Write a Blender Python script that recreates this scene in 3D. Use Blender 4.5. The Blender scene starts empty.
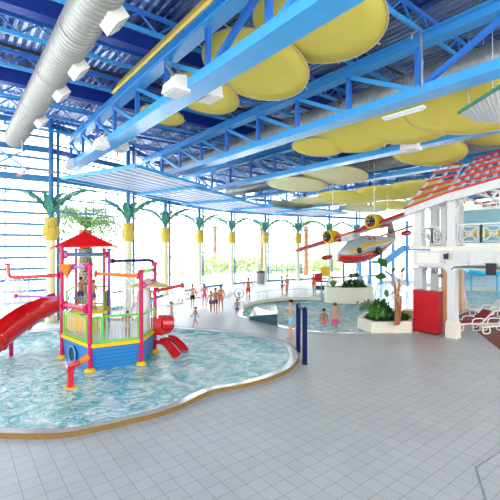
import bpy, bmesh, math, random
from mathutils import Vector, Matrix
random.seed(7)
C = bpy.context.scene.collection
PI = math.pi
# ------------------------------------------------------------------ camera
F = 382.0; HZ = 246.0; TH = math.radians(38); H = 4.0
ST, CT = math.sin(TH), math.cos(TH)
cam = bpy.data.cameras.new('camera'); co = bpy.data.objects.new('camera', cam); C.objects.link(co)
co.location = (0, 0, H); co.rotation_euler = (PI/2, 0, -TH)
cam.sensor_width = 36; cam.lens = F/500*36; cam.shift_y = -(250-HZ)/500; cam.clip_end = 500
bpy.context.scene.camera = co

def P(u, v, d):                      # photo direction + real distance -> place in the hall
    lat = (u-250)/F*d
    return Vector((d*ST+lat*CT, d*CT-lat*ST, H-(v-HZ)/F*d))
def G(u, v, z=0.0):
    return P(u, v, F*(H-z)/(v-HZ))
def onX(u, v, X):                    # point with given X
    return P(u, v, F*X/(CT*(u-250+F*ST/CT)))

# ------------------------------------------------------------------ materials
def nt(name):
    m = bpy.data.materials.new(name); m.use_nodes = True
    n = m.node_tree.nodes; l = m.node_tree.links
    return m, n, l, n['Principled BSDF']
def mat(name, col, rough=.5, metal=0, noise=.08, scale=6, spec=.32, bump=0, coat=0, trans=0):
    m, n, l, b = nt(name)
    tc = n.new('ShaderNodeTexCoord'); nz = n.new('ShaderNodeTexNoise'); nz.inputs['Scale'].default_value = scale
    nz.inputs['Detail'].default_value = 4
    l.new(tc.outputs['Object'], nz.inputs['Vector'])
    mx = n.new('ShaderNodeMix'); mx.data_type = 'RGBA'
    mx.inputs[6].default_value = (*[c*(1-noise) for c in col], 1); mx.inputs[7].default_value = (*[min(1, c*(1+noise)) for c in col], 1)
    l.new(nz.outputs['Fac'], mx.inputs[0]); l.new(mx.outputs[2], b.inputs['Base Color'])
    b.inputs['Roughness'].default_value = rough; b.inputs['Metallic'].default_value = metal
    b.inputs['Specular IOR Level'].default_value = spec
    if coat: b.inputs['Coat Weight'].default_value = coat
    if bump:
        bp = n.new('ShaderNodeBump'); bp.inputs['Strength'].default_value = bump; bp.inputs['Distance'].default_value = .02
        l.new(nz.outputs['Fac'], bp.inputs['Height']); l.new(bp.outputs[0], b.inputs['Normal'])
    if trans:
        out = n['Material Output']; tl = n.new('ShaderNodeBsdfTranslucent'); ms = n.new('ShaderNodeMixShader')
        l.new(mx.outputs[2], tl.inputs[0]); ms.inputs[0].default_value = trans
        l.new(b.outputs[0], ms.inputs[1]); l.new(tl.outputs[0], ms.inputs[2]); l.new(ms.outputs[0], out.inputs[0])
    return m
M = {}
M['beam'] = mat('blue_painted_steel', (.06, .38, .80), .25, 0, .1, 2, .6)
M['joist'] = mat('deep_blue_steel', (.035, .20, .68), .38, 0, .1, 2)
M['dark_beam'] = mat('navy_steel', (.015, .05, .33), .4, 0, .1, 2)
M['conduit'] = mat('black_conduit', (.015, .015, .02), .5)
M['steelblue'] = mat('window_frame_blue', (.05, .22, .42), .45)
M['cream'] = mat('cream_plaster', (.82, .78, .62), .6)
M['gold'] = mat('mustard_metal', (.62, .46, .06), .45)
M['gold_pale'] = mat('pale_yellow_column', (.80, .74, .45), .5)
M['green_metal'] = mat('green_palm_metal', (.05, .25, .17), .45, 0, .35, 3)
M['white'] = mat('white_paint', (.66, .67, .67), .5)
M['white_plastic'] = mat('white_plastic', (.85, .84, .8), .35)
M['duct'] = mat('galvanised_duct', (.36, .37, .345), .4, .5, .15, 3)
M['grille'] = mat('grey_grille', (.22, .23, .23), .5)
M['lampbox'] = mat('offwhite_housing', (.82, .80, .74), .5)
M['sail'] = mat('yellow_sail_fabric', (.95, .80, .17), .8, 0, .06, 1.5, .15, 0, 0, .2)
M['sail_pale'] = mat('pale_sail_fabric', (.95, .9, .55), .8, 0, .04, 1.5, .15, 0, 0, .2)
for k_ in ('sail', 'sail_pale'):          # open mesh cloth: a little of what is behind shows through
    n_ = M[k_].node_tree.nodes; l_ = M[k_].node_tree.links; o_ = n_['Material Output']; src = o_.inputs[0].links[0].from_socket
    tr_ = n_.new('ShaderNodeBsdfTransparent'); mm_ = n_.new('ShaderNodeMixShader'); mm_.inputs[0].default_value = .12
    l_.new(src, mm_.inputs[1]); l_.new(tr_.outputs[0], mm_.inputs[2]); l_.new(mm_.outputs[0], o_.inputs[0])
M['hoop'] = mat('sail_hoop', (.55, .45, .25), .5)
M['red'] = mat('red_gelcoat', (.58, .008, .012), .25, 0, .1, 2, .5, 0, .4)
M['redroof'] = mat('red_roof_fabric', (.72, .008, .01), .75, 0, .12, 3, .08)
M['pink'] = mat('magenta_post_paint', (.56, .01, .10), .35)
M['purple'] = mat('purple_paint', (.28, .13, .6), .3)
M['orange'] = mat('orange_paint', (.85, .2, .02), .35)
M['skyblue'] = mat('light_blue_paint', (.09, .38, .78), .35)
M['navy'] = mat('navy_foam', (.004, .009, .065), .7, 0, .2, 8, .15)
M['green'] = mat('green_paint', (.12, .55, .06), .35)
M['greypaint'] = mat('grey_blue_bar', (.55, .64, .68), .4)
M['yellow'] = mat('yellow_paint', (.78, .50, .005), .5)
M['black'] = mat('black_plastic', (.015, .015, .018), .4)
M['redcab'] = mat('red_cabinet_paint', (.5, .004, .01), .4, 0, .12, 2)
M['redwood'] = mat('red_batten', (.55, .04, .04), .5)
M['kerb'] = mat('ochre_kerb_stone', (.22, .13, .03), .6, 0, .25, 14, .4, .3)
M['wettile'] = mat('wet_grey_tile', (.36, .40, .41), .15, 0, .25, 12, .5)
M['coping'] = mat('cream_coping', (.74, .70, .58), .5, 0, .12, 6)
M['basin'] = mat('pool_basin_paint', (.35, .66, .70), .6, 0, .1, 2)
M['soil'] = mat('dark_soil', (.05, .035, .02), .9, 0, .4, 20)
M['leaf'] = mat('dark_leaf', (.03, .11, .02), .45, 0, .4, 6, .5, 0, 0, .2)
M['leaf_bright'] = mat('bright_leaf', (.09, .28, .04), .45, 0, .3, 6, .5, 0, 0, .3)
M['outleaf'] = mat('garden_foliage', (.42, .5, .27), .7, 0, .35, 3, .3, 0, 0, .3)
M['frond'] = mat('palm_frond', (.13, .24, .07), .6, 0, .3, 4, .3, 0, 0, .3)
M['stem'] = mat('brown_stem', (.36, .14, .06), .7, 0, .3, 12)
M['driedleaf'] = mat('dry_pale_leaf', (.66, .52, .4), .7, 0, .3, 8)
M['brickred'] = mat('terracotta_deck', (.20, .055, .035), .55, 0, .25, 8)
M['tan'] = mat('tan_paint_and_shaded_cream', (.66, .42, .22), .5)  # on the house posts: cream with shade put into the colour
M['rug'] = mat('maroon_cushion', (.3, .03, .04), .8)
M['steel'] = mat('stainless_rail', (.65, .66, .68), .25, .9)
M['planegrey'] = mat('plane_silver_paint', (.44, .52, .52), .35, .1)
M['glassdark'] = mat('dark_glazing', (.04, .04, .05), .1)
M['sand'] = mat('pale_outdoor_paving', (.92, .90, .86), .8, 0, .05, 2)
M['panelblue'] = mat('pale_blue_wall_paint', (.36, .66, .78), .6)
M['trunk'] = None

def m_trunk():
    m, n, l, b = nt('palm_trunk_bark')
    tc = n.new('ShaderNodeTexCoord'); vo = n.new('ShaderNodeTexVoronoi'); vo.inputs['Scale'].default_value = 9
    mp = n.new('ShaderNodeMapping'); mp.inputs['Scale'].default_value = (1, 1, 1.6)
    l.new(tc.outputs['Object'], mp.inputs[0]); l.new(mp.outputs[0], vo.inputs['Vector'])
    cr = n.new('ShaderNodeValToRGB'); cr.color_ramp.elements[0].color = (.55, .43, .3, 1); cr.color_ramp.elements[0].position = .15
    cr.color_ramp.elements[1].color = (.09, .055, .03, 1); cr.color_ramp.elements[1].position = .65
    l.new(vo.outputs['Distance'], cr.inputs[0]); l.new(cr.outputs[0], b.inputs['Base Color'])
    b.inputs['Roughness'].default_value = .9
    bp = n.new('ShaderNodeBump'); bp.inputs['Strength'].default_value = .9; bp.inputs['Distance'].default_value = .05; bp.invert = True
    l.new(vo.outputs['Distance'], bp.inputs['Height']); l.new(bp.outputs[0], b.inputs['Normal'])
    return m
M['trunk'] = m_trunk()
def m_tiles():
    m, n, l, b = nt('grey_floor_tile')
    tc = n.new('ShaderNodeTexCoord'); br = n.new('ShaderNodeTexBrick')
    br.offset = 0; br.offset_frequency = 1; br.squash = 1
    br.inputs['Scale'].default_value = 1; br.inputs['Brick Width'].default_value = .30; br.inputs['Row Height'].default_value = .30
    br.inputs['Mortar Size'].default_value = .0045; br.inputs['Mortar Smooth'].default_value = .1; br.inputs['Bias'].default_value = 0
    br.inputs['Color1'].default_value = (.41, .422, .415, 1); br.inputs['Color2'].default_value = (.44, .452, .445, 1)
    br.inputs['Mortar'].default_value = (.17, .18, .185, 1)
    l.new(tc.outputs['Object'], br.inputs['Vector'])
    nz = n.new('ShaderNodeTexNoise'); nz.inputs['Scale'].default_value = .7; nz.inputs['Detail'].default_value = 5
    l.new(tc.outputs['Object'], nz.inputs['Vector'])
    mr = n.new('ShaderNodeMapRange'); mr.inputs[3].default_value = .9; mr.inputs[4].default_value = 1.08
    l.new(nz.outputs['Fac'], mr.inputs[0])
    mx = n.new('ShaderNodeVectorMath'); mx.operation = 'SCALE'
    l.new(br.outputs['Color'], mx.inputs[0]); l.new(mr.outputs[0], mx.inputs['Scale']); l.new(mx.outputs[0], b.inputs['Base Color'])
    b.inputs['Roughness'].default_value = .42; b.inputs['Specular IOR Level'].default_value = .5
    bp = n.new('ShaderNodeBump'); bp.inputs['Strength'].default_value = .3; bp.inputs['Distance'].default_value = .003; bp.invert = True
    l.new(br.outputs['Fac'], bp.inputs['Height']); l.new(bp.outputs[0], b.inputs['Normal'])
    return m
M['tile'] = m_tiles()
def m_water(name, c1, c2, scale, strength, alpha):
    m, n, l, b = nt(name); out = n['Material Output']
    tc = n.new('ShaderNodeTexCoord')
    mp = n.new('ShaderNodeMapping'); mp.inputs['Scale'].default_value = (1, 1.5, 1); mp.inputs['Rotation'].default_value = (0, 0, .5)
    l.new(tc.outputs['Object'], mp.inputs[0])
    nz = n.new('ShaderNodeTexNoise'); nz.inputs['Scale'].default_value = scale; nz.inputs['Detail'].default_value = 4; nz.inputs['Distortion'].default_value = 1.2
    nb = n.new('ShaderNodeTexNoise'); nb.inputs['Scale'].default_value = 1.6; nb.inputs['Detail'].default_value = 5; nb.inputs['Distortion'].default_value = 1.5
    l.new(mp.outputs[0], nz.inputs['Vector']); l.new(tc.outputs['Object'], nb.inputs['Vector'])
    cr = n.new('ShaderNodeValToRGB'); cr.color_ramp.elements[0].position = .40; cr.color_ramp.elements[1].position = .60
    cr.color_ramp.elements[0].color = (*c1, 1); cr.color_ramp.elements[1].color = (*c2, 1)  # whitish end paints reflections and highlights into the water colour
    l.new(nb.outputs['Fac'], cr.inputs[0]); l.new(cr.outputs[0], b.inputs['Base Color'])
    b.inputs['Roughness'].default_value = .06; b.inputs['IOR'].default_value = 1.45
    bp = n.new('ShaderNodeBump'); bp.inputs['Strength'].default_value = strength; bp.inputs['Distance'].default_value = .35
    l.new(nz.outputs['Fac'], bp.inputs['Height']); l.new(bp.outputs[0], b.inputs['Normal'])
    tr = n.new('ShaderNodeBsdfTransparent'); tr.inputs[0].default_value = (.75, .95, .97, 1)
    ms = n.new('ShaderNodeMixShader'); ms.inputs[0].default_value = alpha
    l.new(tr.outputs[0], ms.inputs[1]); l.new(b.outputs[0], ms.inputs[2]); l.new(ms.outputs[0], out.inputs[0])
    return m
M['water'] = m_water('splash_pool_water', (.16, .56, .62), (.74, .93, .95), 3.4, 1.0, .88)
M['water2'] = m_water('swim_pool_water', (.14, .60, .72), (.72, .93, .96), 3.2, .9, .88)
def m_glass():
    m, n, l, b = nt('window_glass'); out = n['Material Output']
    tr = n.new('ShaderNodeBsdfTransparent'); tr.inputs[0].default_value = (.95, .98, 1, 1)
    gl = n.new('ShaderNodeBsdfGlossy'); gl.inputs['Roughness'].default_value = .03
    lw = n.new('ShaderNodeLayerWeight'); lw.inputs[0].default_value = .04
    ms = n.new('ShaderNodeMixShader'); l.new(lw.outputs['Fresnel'], ms.inputs[0])
    l.new(tr.outputs[0], ms.inputs[1]); l.new(gl.outputs[0], ms.inputs[2]); l.new(ms.outputs[0], out.inputs[0])
    return m
M['glass'] = m_glass()
def m_spray():
    m, n, l, b = nt('falling_water_sheet'); out = n['Material Output']
    tc = n.new('ShaderNodeTexCoord'); mp = n.new('ShaderNodeMapping'); mp.inputs['Scale'].default_value = (14, 14, 1.5)
    nz = n.new('ShaderNodeTexNoise'); nz.inputs['Scale'].default_value = 1.2
    l.new(tc.outputs['Object'], mp.inputs[0]); l.new(mp.outputs[0], nz.inputs['Vector'])
    mr = n.new('ShaderNodeMapRange'); mr.inputs[1].default_value = .35; mr.inputs[2].default_value = .7; mr.inputs[3].default_value = .05; mr.inputs[4].default_value = .7
    l.new(nz.outputs['Fac'], mr.inputs[0])
    b.inputs['Base Color'].default_value = (.9, .94, .96, 1); b.inputs['Roughness'].default_value = .3
    tr = n.new('ShaderNodeBsdfTransparent'); ms = n.new('ShaderNodeMixShader')
    l.new(mr.outputs[0], ms.inputs[0]); l.new(tr.outputs[0], ms.inputs[1]); l.new(b.outputs[0], ms.inputs[2]); l.new(ms.outputs[0], out.inputs[0])
    return m
M['spray'] = m_spray()
def m_roof():
    m, n, l, b = nt('corrugated_roof_deck')
    tc = n.new('ShaderNodeTexCoord'); wv = n.new('ShaderNodeTexWave'); wv.inputs['Scale'].default_value = 1.3; wv.bands_direction = 'X'
    l.new(tc.outputs['Object'], wv.inputs['Vector'])
    nz = n.new('ShaderNodeTexNoise'); nz.inputs['Scale'].default_value = .5; nz.inputs['Detail'].default_value = 3
    mp = n.new('ShaderNodeMapping'); mp.inputs['Scale'].default_value = (3, .5, 1)
    l.new(tc.outputs['Object'], mp.inputs[0]); l.new(mp.outputs[0], nz.inputs['Vector'])
    cr = n.new('ShaderNodeValToRGB'); cr.color_ramp.elements[0].position = .3; cr.color_ramp.elements[1].position = .75
    cr.color_ramp.elements[0].color = (.012, .04, .2, 1); cr.color_ramp.elements[1].color = (.5, .62, .82, 1)  # pale streaks paint daylight reflections onto the navy deck
    l.new(nz.outputs['Fac'], cr.inputs[0]); l.new(cr.outputs[0], b.inputs['Base Color'])
    b.inputs['Roughness'].default_value = .24; b.inputs['Metallic'].default_value = .7
    bp = n.new('ShaderNodeBump'); bp.inputs['Strength'].default_value = .8; bp.inputs['Distance'].default_value = .04
    l.new(wv.outputs['Fac'], bp.inputs['Height']); l.new(bp.outputs[0], b.inputs['Normal'])
    return m
M['roof'] = m_roof()
def m_hull():
    m, n, l, b = nt('blue_plank_hull')
    tc = n.new('ShaderNodeTexCoord'); sp = n.new('ShaderNodeSeparateXYZ'); l.new(tc.outputs['Object'], sp.inputs[0])
    mt = n.new('ShaderNodeMath'); mt.operation = 'MULTIPLY'; mt.inputs[1].default_value = 8
    fr = n.new('ShaderNodeMath'); fr.operation = 'FRACT'; l.new(sp.outputs['Z'], mt.inputs[0]); l.new(mt.outputs[0], fr.inputs[0])
    gt = n.new('ShaderNodeMath'); gt.operation = 'LESS_THAN'; gt.inputs[1].default_value = .14; l.new(fr.outputs[0], gt.inputs[0])
    mx = n.new('ShaderNodeMix'); mx.data_type = 'RGBA'; mx.inputs[6].default_value = (.025, .21, .52, 1); mx.inputs[7].default_value = (.02, .10, .34, 1)
    l.new(gt.outputs[0], mx.inputs[0]); l.new(mx.outputs[2], b.inputs['Base Color']); b.inputs['Roughness'].default_value = .35
    return m
M['hull'] = m_hull()
SK = [mat('skin_light', (.58, .31, .20), .5), mat('skin_tan', (.42, .19, .10), .5), mat('skin_pale', (.64, .38, .28), .5)]
HAIR = [mat('dark_hair', (.02, .013, .01), .6), mat('brown_hair', (.12, .06, .03), .6), mat('fair_hair', (.4, .26, .12), .6)]
def cloth(name, c): return mat(name, c, .8)
CL = dict(ltblue=cloth('pale_blue_swim_cloth', (.2, .5, .75)), black=cloth('black_swim_cloth', (.015, .015, .03)), navy=cloth('navy_swim_cloth', (.03, .07, .28)),
          pink=cloth('pink_swim_cloth', (.85, .08, .28)), red=cloth('red_swim_cloth', (.75, .03, .03)), dark=cloth('dark_patterned_cloth', (.12, .06, .12)),
          teal=cloth('teal_shirt_cloth', (.08, .38, .55)), coral=cloth('coral_swim_cloth', (.85, .2, .2)), khaki=cloth('striped_green_cloth', (.3, .42, .3)))

# ------------------------------------------------------------------ helpers
def tag(o, label=None, cat=None, group=None, kind=None):
    if label: o['label'] = label
    if cat: o['category'] = cat
    if group: o['group'] = group
    if kind: o['kind'] = kind
    return o
def empty(name, loc, label, cat, group=None, rz=0):
    o = bpy.data.objects.new(name, None); C.objects.link(o); o.location = loc; o.rotation_euler = (0, 0, rz)
    o.empty_display_size = .2
    o['wloc'] = [float(a) for a in loc]
    return tag(o, label, cat, group)
def root_loc(p):
    while p.parent: p = p.parent
    return Vector(p['wloc'])
class MB:
    def __init__(s): s.bm = bmesh.new()
    def poly(s, pts):
        return s.bm.faces.new([s.bm.verts.new(Vector(p)) for p in pts])
    def box(s, c, size, rz=0, rot=None):
        r = bmesh.ops.create_cube(s.bm, size=1)
        mtx = Matrix.Translation(Vector(c)) @ (rot if rot is not None else Matrix.Rotation(rz, 4, 'Z')) @ Matrix.Diagonal((*size, 1))
        bmesh.ops.transform(s.bm, matrix=mtx, verts=r['verts']); return s
    def bar(s, a, b, w, h=None, up=(0, 0, 1)):       # rectangular bar from a to b
        h = h or w; a = Vector(a); b = Vector(b); d = b-a; L = d.length
        if L < 1e-5: return s
        z = d/L; upv = Vector(up)
        x = z.cross(upv)
        if x.length < 1e-3: x = z.cross(Vector((1, 0, 0)))
        x.normalize(); y = z.cross(x)
        R = Matrix((x, y, z)).transposed().to_4x4()
        r = bmesh.ops.create_cube(s.bm, size=1)
        bmesh.ops.transform(s.bm, matrix=Matrix.Translation((a+b)/2) @ R @ Matrix.Diagonal((w, h, L, 1)), verts=r['verts']); return s
    def cyl(s, a, b, r1, r2=None, n=12, caps=True):
        r2 = r1 if r2 is None else r2; a = Vector(a); b = Vector(b); d = b-a; L = d.length
        if L < 1e-6: return s
        R = d.to_track_quat('Z', 'Y').to_matrix().to_4x4()
        r = bmesh.ops.create_cone(s.bm, cap_ends=caps, segments=n, radius1=max(r1, 1e-4), radius2=max(r2, 1e-4), depth=L)
        bmesh.ops.transform(s.bm, matrix=Matrix.Translation((a+b)/2) @ R, verts=r['verts']); return s
    def tube(s, pts, r, n=8, radii=None):
        pts = [Vector(p) for p in pts]; rings = []
        for i, p in enumerate(pts):
            t = (pts[min(i+1, len(pts)-1)]-pts[max(i-1, 0)]).normalized()
            x = t.cross(Vector((0, 0, 1)))
            if x.length < .05: x = t.cross(Vector((1, 0, 0))) if i == 0 else lastx - t*lastx.dot(t)
            x.normalize(); lastx = x; y = t.cross(x)
            rr = radii[i] if radii else r
            rings.append([s.bm.verts.new(p+(x*math.cos(2*PI*k/n)+y*math.sin(2*PI*k/n))*rr) for k in range(n)])
        for i in range(len(rings)-1):
            best = min(range(n), key=lambda o: sum((rings[i][k].co-rings[i+1][(k+o) % n].co).length for k in (0, n//2)))
            for k in range(n):
                s.bm.faces.new((rings[i][k], rings[i][(k+1) % n], rings[i+1][(k+1+best) % n], rings[i+1][(k+best) % n]))
        s.bm.faces.new(rings[0]); s.bm.faces.new(rings[-1][::-1]); return s
    def ell(s, c, r, n=12, rot=None):
        q = bmesh.ops.create_uvsphere(s.bm, u_segments=n, v_segments=max(6, n//2+1), radius=1)
        r = (r, r, r) if isinstance(r, (int, float)) else r
        bmesh.ops.transform(s.bm, matrix=Matrix.Translation(Vector(c)) @ (rot if rot is not None else Matrix()) @ Matrix.Diagonal((*r, 1)), verts=q['verts']); return s
    def lathe(s, c, prof, n=16):
        c = Vector(c); rings = [[s.bm.verts.new(c+Vector((r*math.cos(2*PI*k/n), r*math.sin(2*PI*k/n), z))) for k in range(n)] for r, z in prof]
        for i in range(len(rings)-1):
            for k in range(n): s.bm.faces.new((rings[i][k], rings[i][(k+1) % n], rings[i+1][(k+1) % n], rings[i+1][k]))
        s.bm.faces.new(rings[0][::-1]); s.bm.faces.new(rings[-1]); return s
    def strip(s, A, B):
        va = [s.bm.verts.new(Vector(p)) for p in A]; vb = [s.bm.verts.new(Vector(p)) for p in B]
        for i in range(len(A)-1): s.bm.faces.new((va[i], va[i+1], vb[i+1], vb[i]))
        return s
    def prism(s, pts, z0, z1):
        n = len(pts); a = [s.bm.verts.new((p[0], p[1], z0)) for p in pts]; b = [s.bm.verts.new((p[0], p[1], z1)) for p in pts]
        for i in range(n): s.bm.faces.new((a[i], a[(i+1) % n], b[(i+1) % n], b[i]))
        s.bm.faces.new(a[::-1]); s.bm.faces.new(b); return s
    def ring(s, inner, outer, z0, z1, zi=None):      # closed kerb between two loops
        zi = z1 if zi is None else zi
        n = len(inner); L = []
        for loop, z in ((inner, z0), (inner, zi), (outer, z1), (outer, z0)):
            L.append([s.bm.verts.new((p[0], p[1], z)) for p in loop])
        for j in range(4):
            a = L[j]; b = L[(j+1) % 4]
            for i in range(n): s.bm.faces.new((a[i], a[(i+1) % n], b[(i+1) % n], b[i]))
        return s
    def quad_slab(s, q, t):                           # four points -> slab with thickness
        q = [Vector(p) for p in q]; nrm = (q[1]-q[0]).cross(q[3]-q[0]).normalized()*t
        a = [s.bm.verts.new(p) for p in q]; b = [s.bm.verts.new(p+nrm) for p in q]
        for i in range(4): s.bm.faces.new((a[i], a[(i+1) % 4], b[(i+1) % 4], b[i]))
        s.bm.faces.new(a[::-1]); s.bm.faces.new(b); return s
    def build(s, name, m, parent=None, origin=None, smooth=False, label=None):
        off = root_loc(parent) if parent is not None else Vector(origin or (0, 0, 0))
        if off.length > 0: bmesh.ops.translate(s.bm, vec=-off, verts=s.bm.verts[:])
        bmesh.ops.recalc_face_normals(s.bm, faces=s.bm.faces[:])
        me = bpy.data.meshes.new(name); s.bm.to_mesh(me); s.bm.free()
        ms = m if isinstance(m, (list, tuple)) else [m]
        for x in ms: me.materials.append(x)
        if smooth:
            for p in me.polygons: p.use_smooth = True
            try: me.set_sharp_from_angle(angle=math.radians(40))
            except Exception: pass
        o = bpy.data.objects.new(name, me); C.objects.link(o)
        if parent is not None: o.parent = parent
        else: o.location = off
        if label: o['label'] = label
        return o
def struct(o): o['kind'] = 'structure'; return o
def catmull(pts, n=6, closed=True):
    out = []; L = len(pts); rng = L if closed else L-1
    for i in range(rng):
        g = lambda k: Vector(pts[k % L]) if closed else Vector(pts[max(0, min(L-1, k))])
        p0, p1, p2, p3 = g(i-1), g(i), g(i+1), g(i+2)
        for j in range(n):
            t = j/n
            out.append(.5*((2*p1)+(-p0+p2)*t+(2*p0-5*p1+4*p2-p3)*t*t+(-p0+3*p1-3*p2+p3)*t**3))
    if not closed: out.append(Vector(pts[-1]))
    return out
def offset_loop(loop, d):
    n = len(loop); area = sum(loop[i].x*loop[(i+1) % n].y-loop[(i+1) % n].x*loop[i].y for i in range(n)); sg = 1 if area > 0 else -1
    out = []
    for i in range(n):
        t = (loop[(i+1) % n]-loop[i-1]); t.z = 0
        if t.length < 1e-6: out.append(loop[i].copy()); continue
        t.normalize(); nv = Vector((t.y, -t.x, 0))*sg      # outward
        out.append(loop[i]+nv*d)
    return out
def fill_holes(name, outer, holes, z, m):
    bm = bmesh.new(); edges = []
    for loop in [outer]+holes:
        vs = [bm.verts.new((p[0], p[1], z)) for p in loop]
        for i in range(len(vs)): edges.append(bm.edges.new((vs[i], vs[(i+1) % len(vs)])))
    bmesh.ops.triangle_fill(bm, use_beauty=True, use_dissolve=False, edges=edges, normal=(0, 0, 1))
    for f in bm.faces:
        f.normal_update()
        if f.normal.z < 0: f.normal_flip()
    me = bpy.data.meshes.new(name); bm.to_mesh(me); bm.free(); me.materials.append(m)
    o = bpy.data.objects.new(name, me); C.objects.link(o); return o

# ------------------------------------------------------------------ pools and floor
spl = [(-70, 434), (-20, 437), (35, 439), (70, 437), (100, 431), (130, 424), (158, 417), (180, 409), (200, 399), (215, 393), (242, 388), (268, 381), (287, 373), (296, 365),
       (298, 357), (292, 348), (276, 341), (245, 334.5), (205, 330.5), (165, 328), (120, 327), (60, 330), (0, 336), (-60, 346)]
spl_out = catmull([G(u, v) for u, v in spl], 5)
spl_in = offset_loop(spl_out, -.30)
spl_w = offset_loop(spl_out, -.34)
big = [(240, 317), (262, 322), (279, 327), (300, 331), (325, 333), (360, 334), (395, 333), (432, 330), (446, 318), (452, 300), (446, 288), (425, 282), (395, 280.5), (376, 282),
       (372, 290), (366, 299), (340, 299.5), (300, 298.5), (265, 301), (246, 307), (238, 313)]
big_out = catmull([G(u, v) for u, v in big], 5)
big_in = offset_loop(big_out, -.3)
rp = [G(464, 309), G(560, 313), G(560, 292), G(462, 290)]
rp_out = [Vector(p) for p in rp]; rp_in = offset_loop(rp_out, -.3)
# polygon of the glazed wall
WALL = [(-14, 22.9), (4.2, 22.7), (9.1, 24.6), (13.7, 28.7), (18.4, 31.3), (23.1, 32.7), (27.8, 32.8), (32.2, 32), (36.8, 31.2), (41.5, 30.6), (46.5, 29.6)]
floor_outer = [Vector((x, y, 0)) for x, y in WALL]+[Vector((58, 26, 0)), Vector((58, -8, 0)), Vector((-14, -8, 0))]
floor_o = struct(fill_holes('floor', floor_outer, [spl_in, big_in, rp_in], 0, M['tile']))
ext_outer = [Vector((-90, -20, 0)), Vector((150, -20, 0)), Vector((150, 160, 0)), Vector((-90, 160, 0))]
struct(fill_holes('floor_outside', ext_outer, [floor_outer], -.03, M['sand']))['kind'] = 'structure'

def pool(base, loop_in, depth, zw, wm):
    b = MB(); n = len(loop_in)
    b.bm.faces.new([b.bm.verts.new((p.x, p.y, -depth)) for p in loop_in])
    for i in range(n):
        p, q = loop_in[i], loop_in[(i+1) % n]
        b.poly([(p.x, p.y, -depth), (q.x, q.y, -depth), (q.x, q.y, 0), (p.x, p.y, 0)])
    bmesh.ops.triangulate(b.bm, faces=[f for f in b.bm.faces if len(f.verts) > 4])
    struct(b.build(base, M['basin']))
    w = MB(); f = w.bm.faces.new([w.bm.verts.new((p.x, p.y, zw)) for p in loop_in]); bmesh.ops.triangulate(w.bm, faces=[f])
    return w
w = pool('pool_basin_splash', spl_in, .3, .05, M['water'])
wo = w.build('pool_water', M['water']); tag(wo, 'rippling turquoise water of the shallow splash pool under the play structure', 'water', kind='stuff')
w = pool('pool_basin_swimming', big_in, 1.0, -.04, M['water2'])
wo = w.build('pool_water', M['water2']); tag(wo, 'pale blue water of the swimming pool behind the curved deck', 'water', kind='stuff')
w = pool('pool_basin_outer', rp_in, 1.0, -.04, M['water2'])
wo = w.build('pool_water', M['water2']); tag(wo, 'teal pool water seen beneath the white balcony at right', 'water', kind='stuff')
kt = MB(); kt.ring(spl_in, offset_loop(spl_out, -.02), -.02, .10, .07); o = struct(kt.build('trim_1', M['wettile']))
kt = MB(); kt.ring(offset_loop(spl_out, -.02), offset_loop(spl_out, .02), 0.0, .105); struct(kt.build('trim_2', M['kerb']))
kt = MB(); kt.ring(big_in, big_out, -.02, .02); struct(kt.build('trim_3', M['wettile']))
kt = MB(); kt.ring(rp_in, offset_loop(rp_out, .5), -.02, .1); struct(kt.build('trim_4', M['coping']))
# terracotta deck under the balcony
d0 = [G(457, 316), G(500, 349.5), G(530, 372), G(640, 372), G(640, 316), G(470, 311)]
b = MB(); b.prism([(p.x, p.y) for p in d0], .002, .02); struct(b.build('floor_terracotta_deck', M['brickred']))

# ------------------------------------------------------------------ roof
RZ = 10.65
b = MB(); b.prism([(-16, -8), (59, -8), (59, 27), (47, 31), (36, 33), (28, 34.6), (22, 34.4), (13, 31), (3.5, 24.2), (-16, 24.2)], RZ, RZ+.25)
struct(b.build('ceiling', M['roof']))
def wallY(X):
    for (x0, y0), (x1, y1) in zip(WALL, WALL[1:]):
        if x0 <= X <= x1: return y0+(y1-y0)*(X-x0)/(x1-x0)
    return 24
ords = ['first', 'second', 'third', 'fourth', 'fifth', 'sixth', 'seventh', 'eighth', 'ninth', 'tenth', 'eleventh', 'twelfth']
TX = [5.2, 10.4, 15.6, 20.8, 26.0, 31.2, 36.4]
mids = [8.4, 5.6, 5.6, 6.0, 6, 6, 6]
tl = ['nearest blue roof truss, running from upper centre to the left column with white floodlights',
      'second blue roof truss from the left, with a grey duct right behind it',
      'third blue roof truss from the left, crossing over big yellow sails at right',
      'fourth blue roof truss from the left, above the pale sails in the middle distance',
      'fifth blue roof truss from the left, small and far, above the seaplane',
      'sixth blue roof truss from the left, thin in the far distance',
      'farthest blue roof truss, a thin line over the slide tower']
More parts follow.
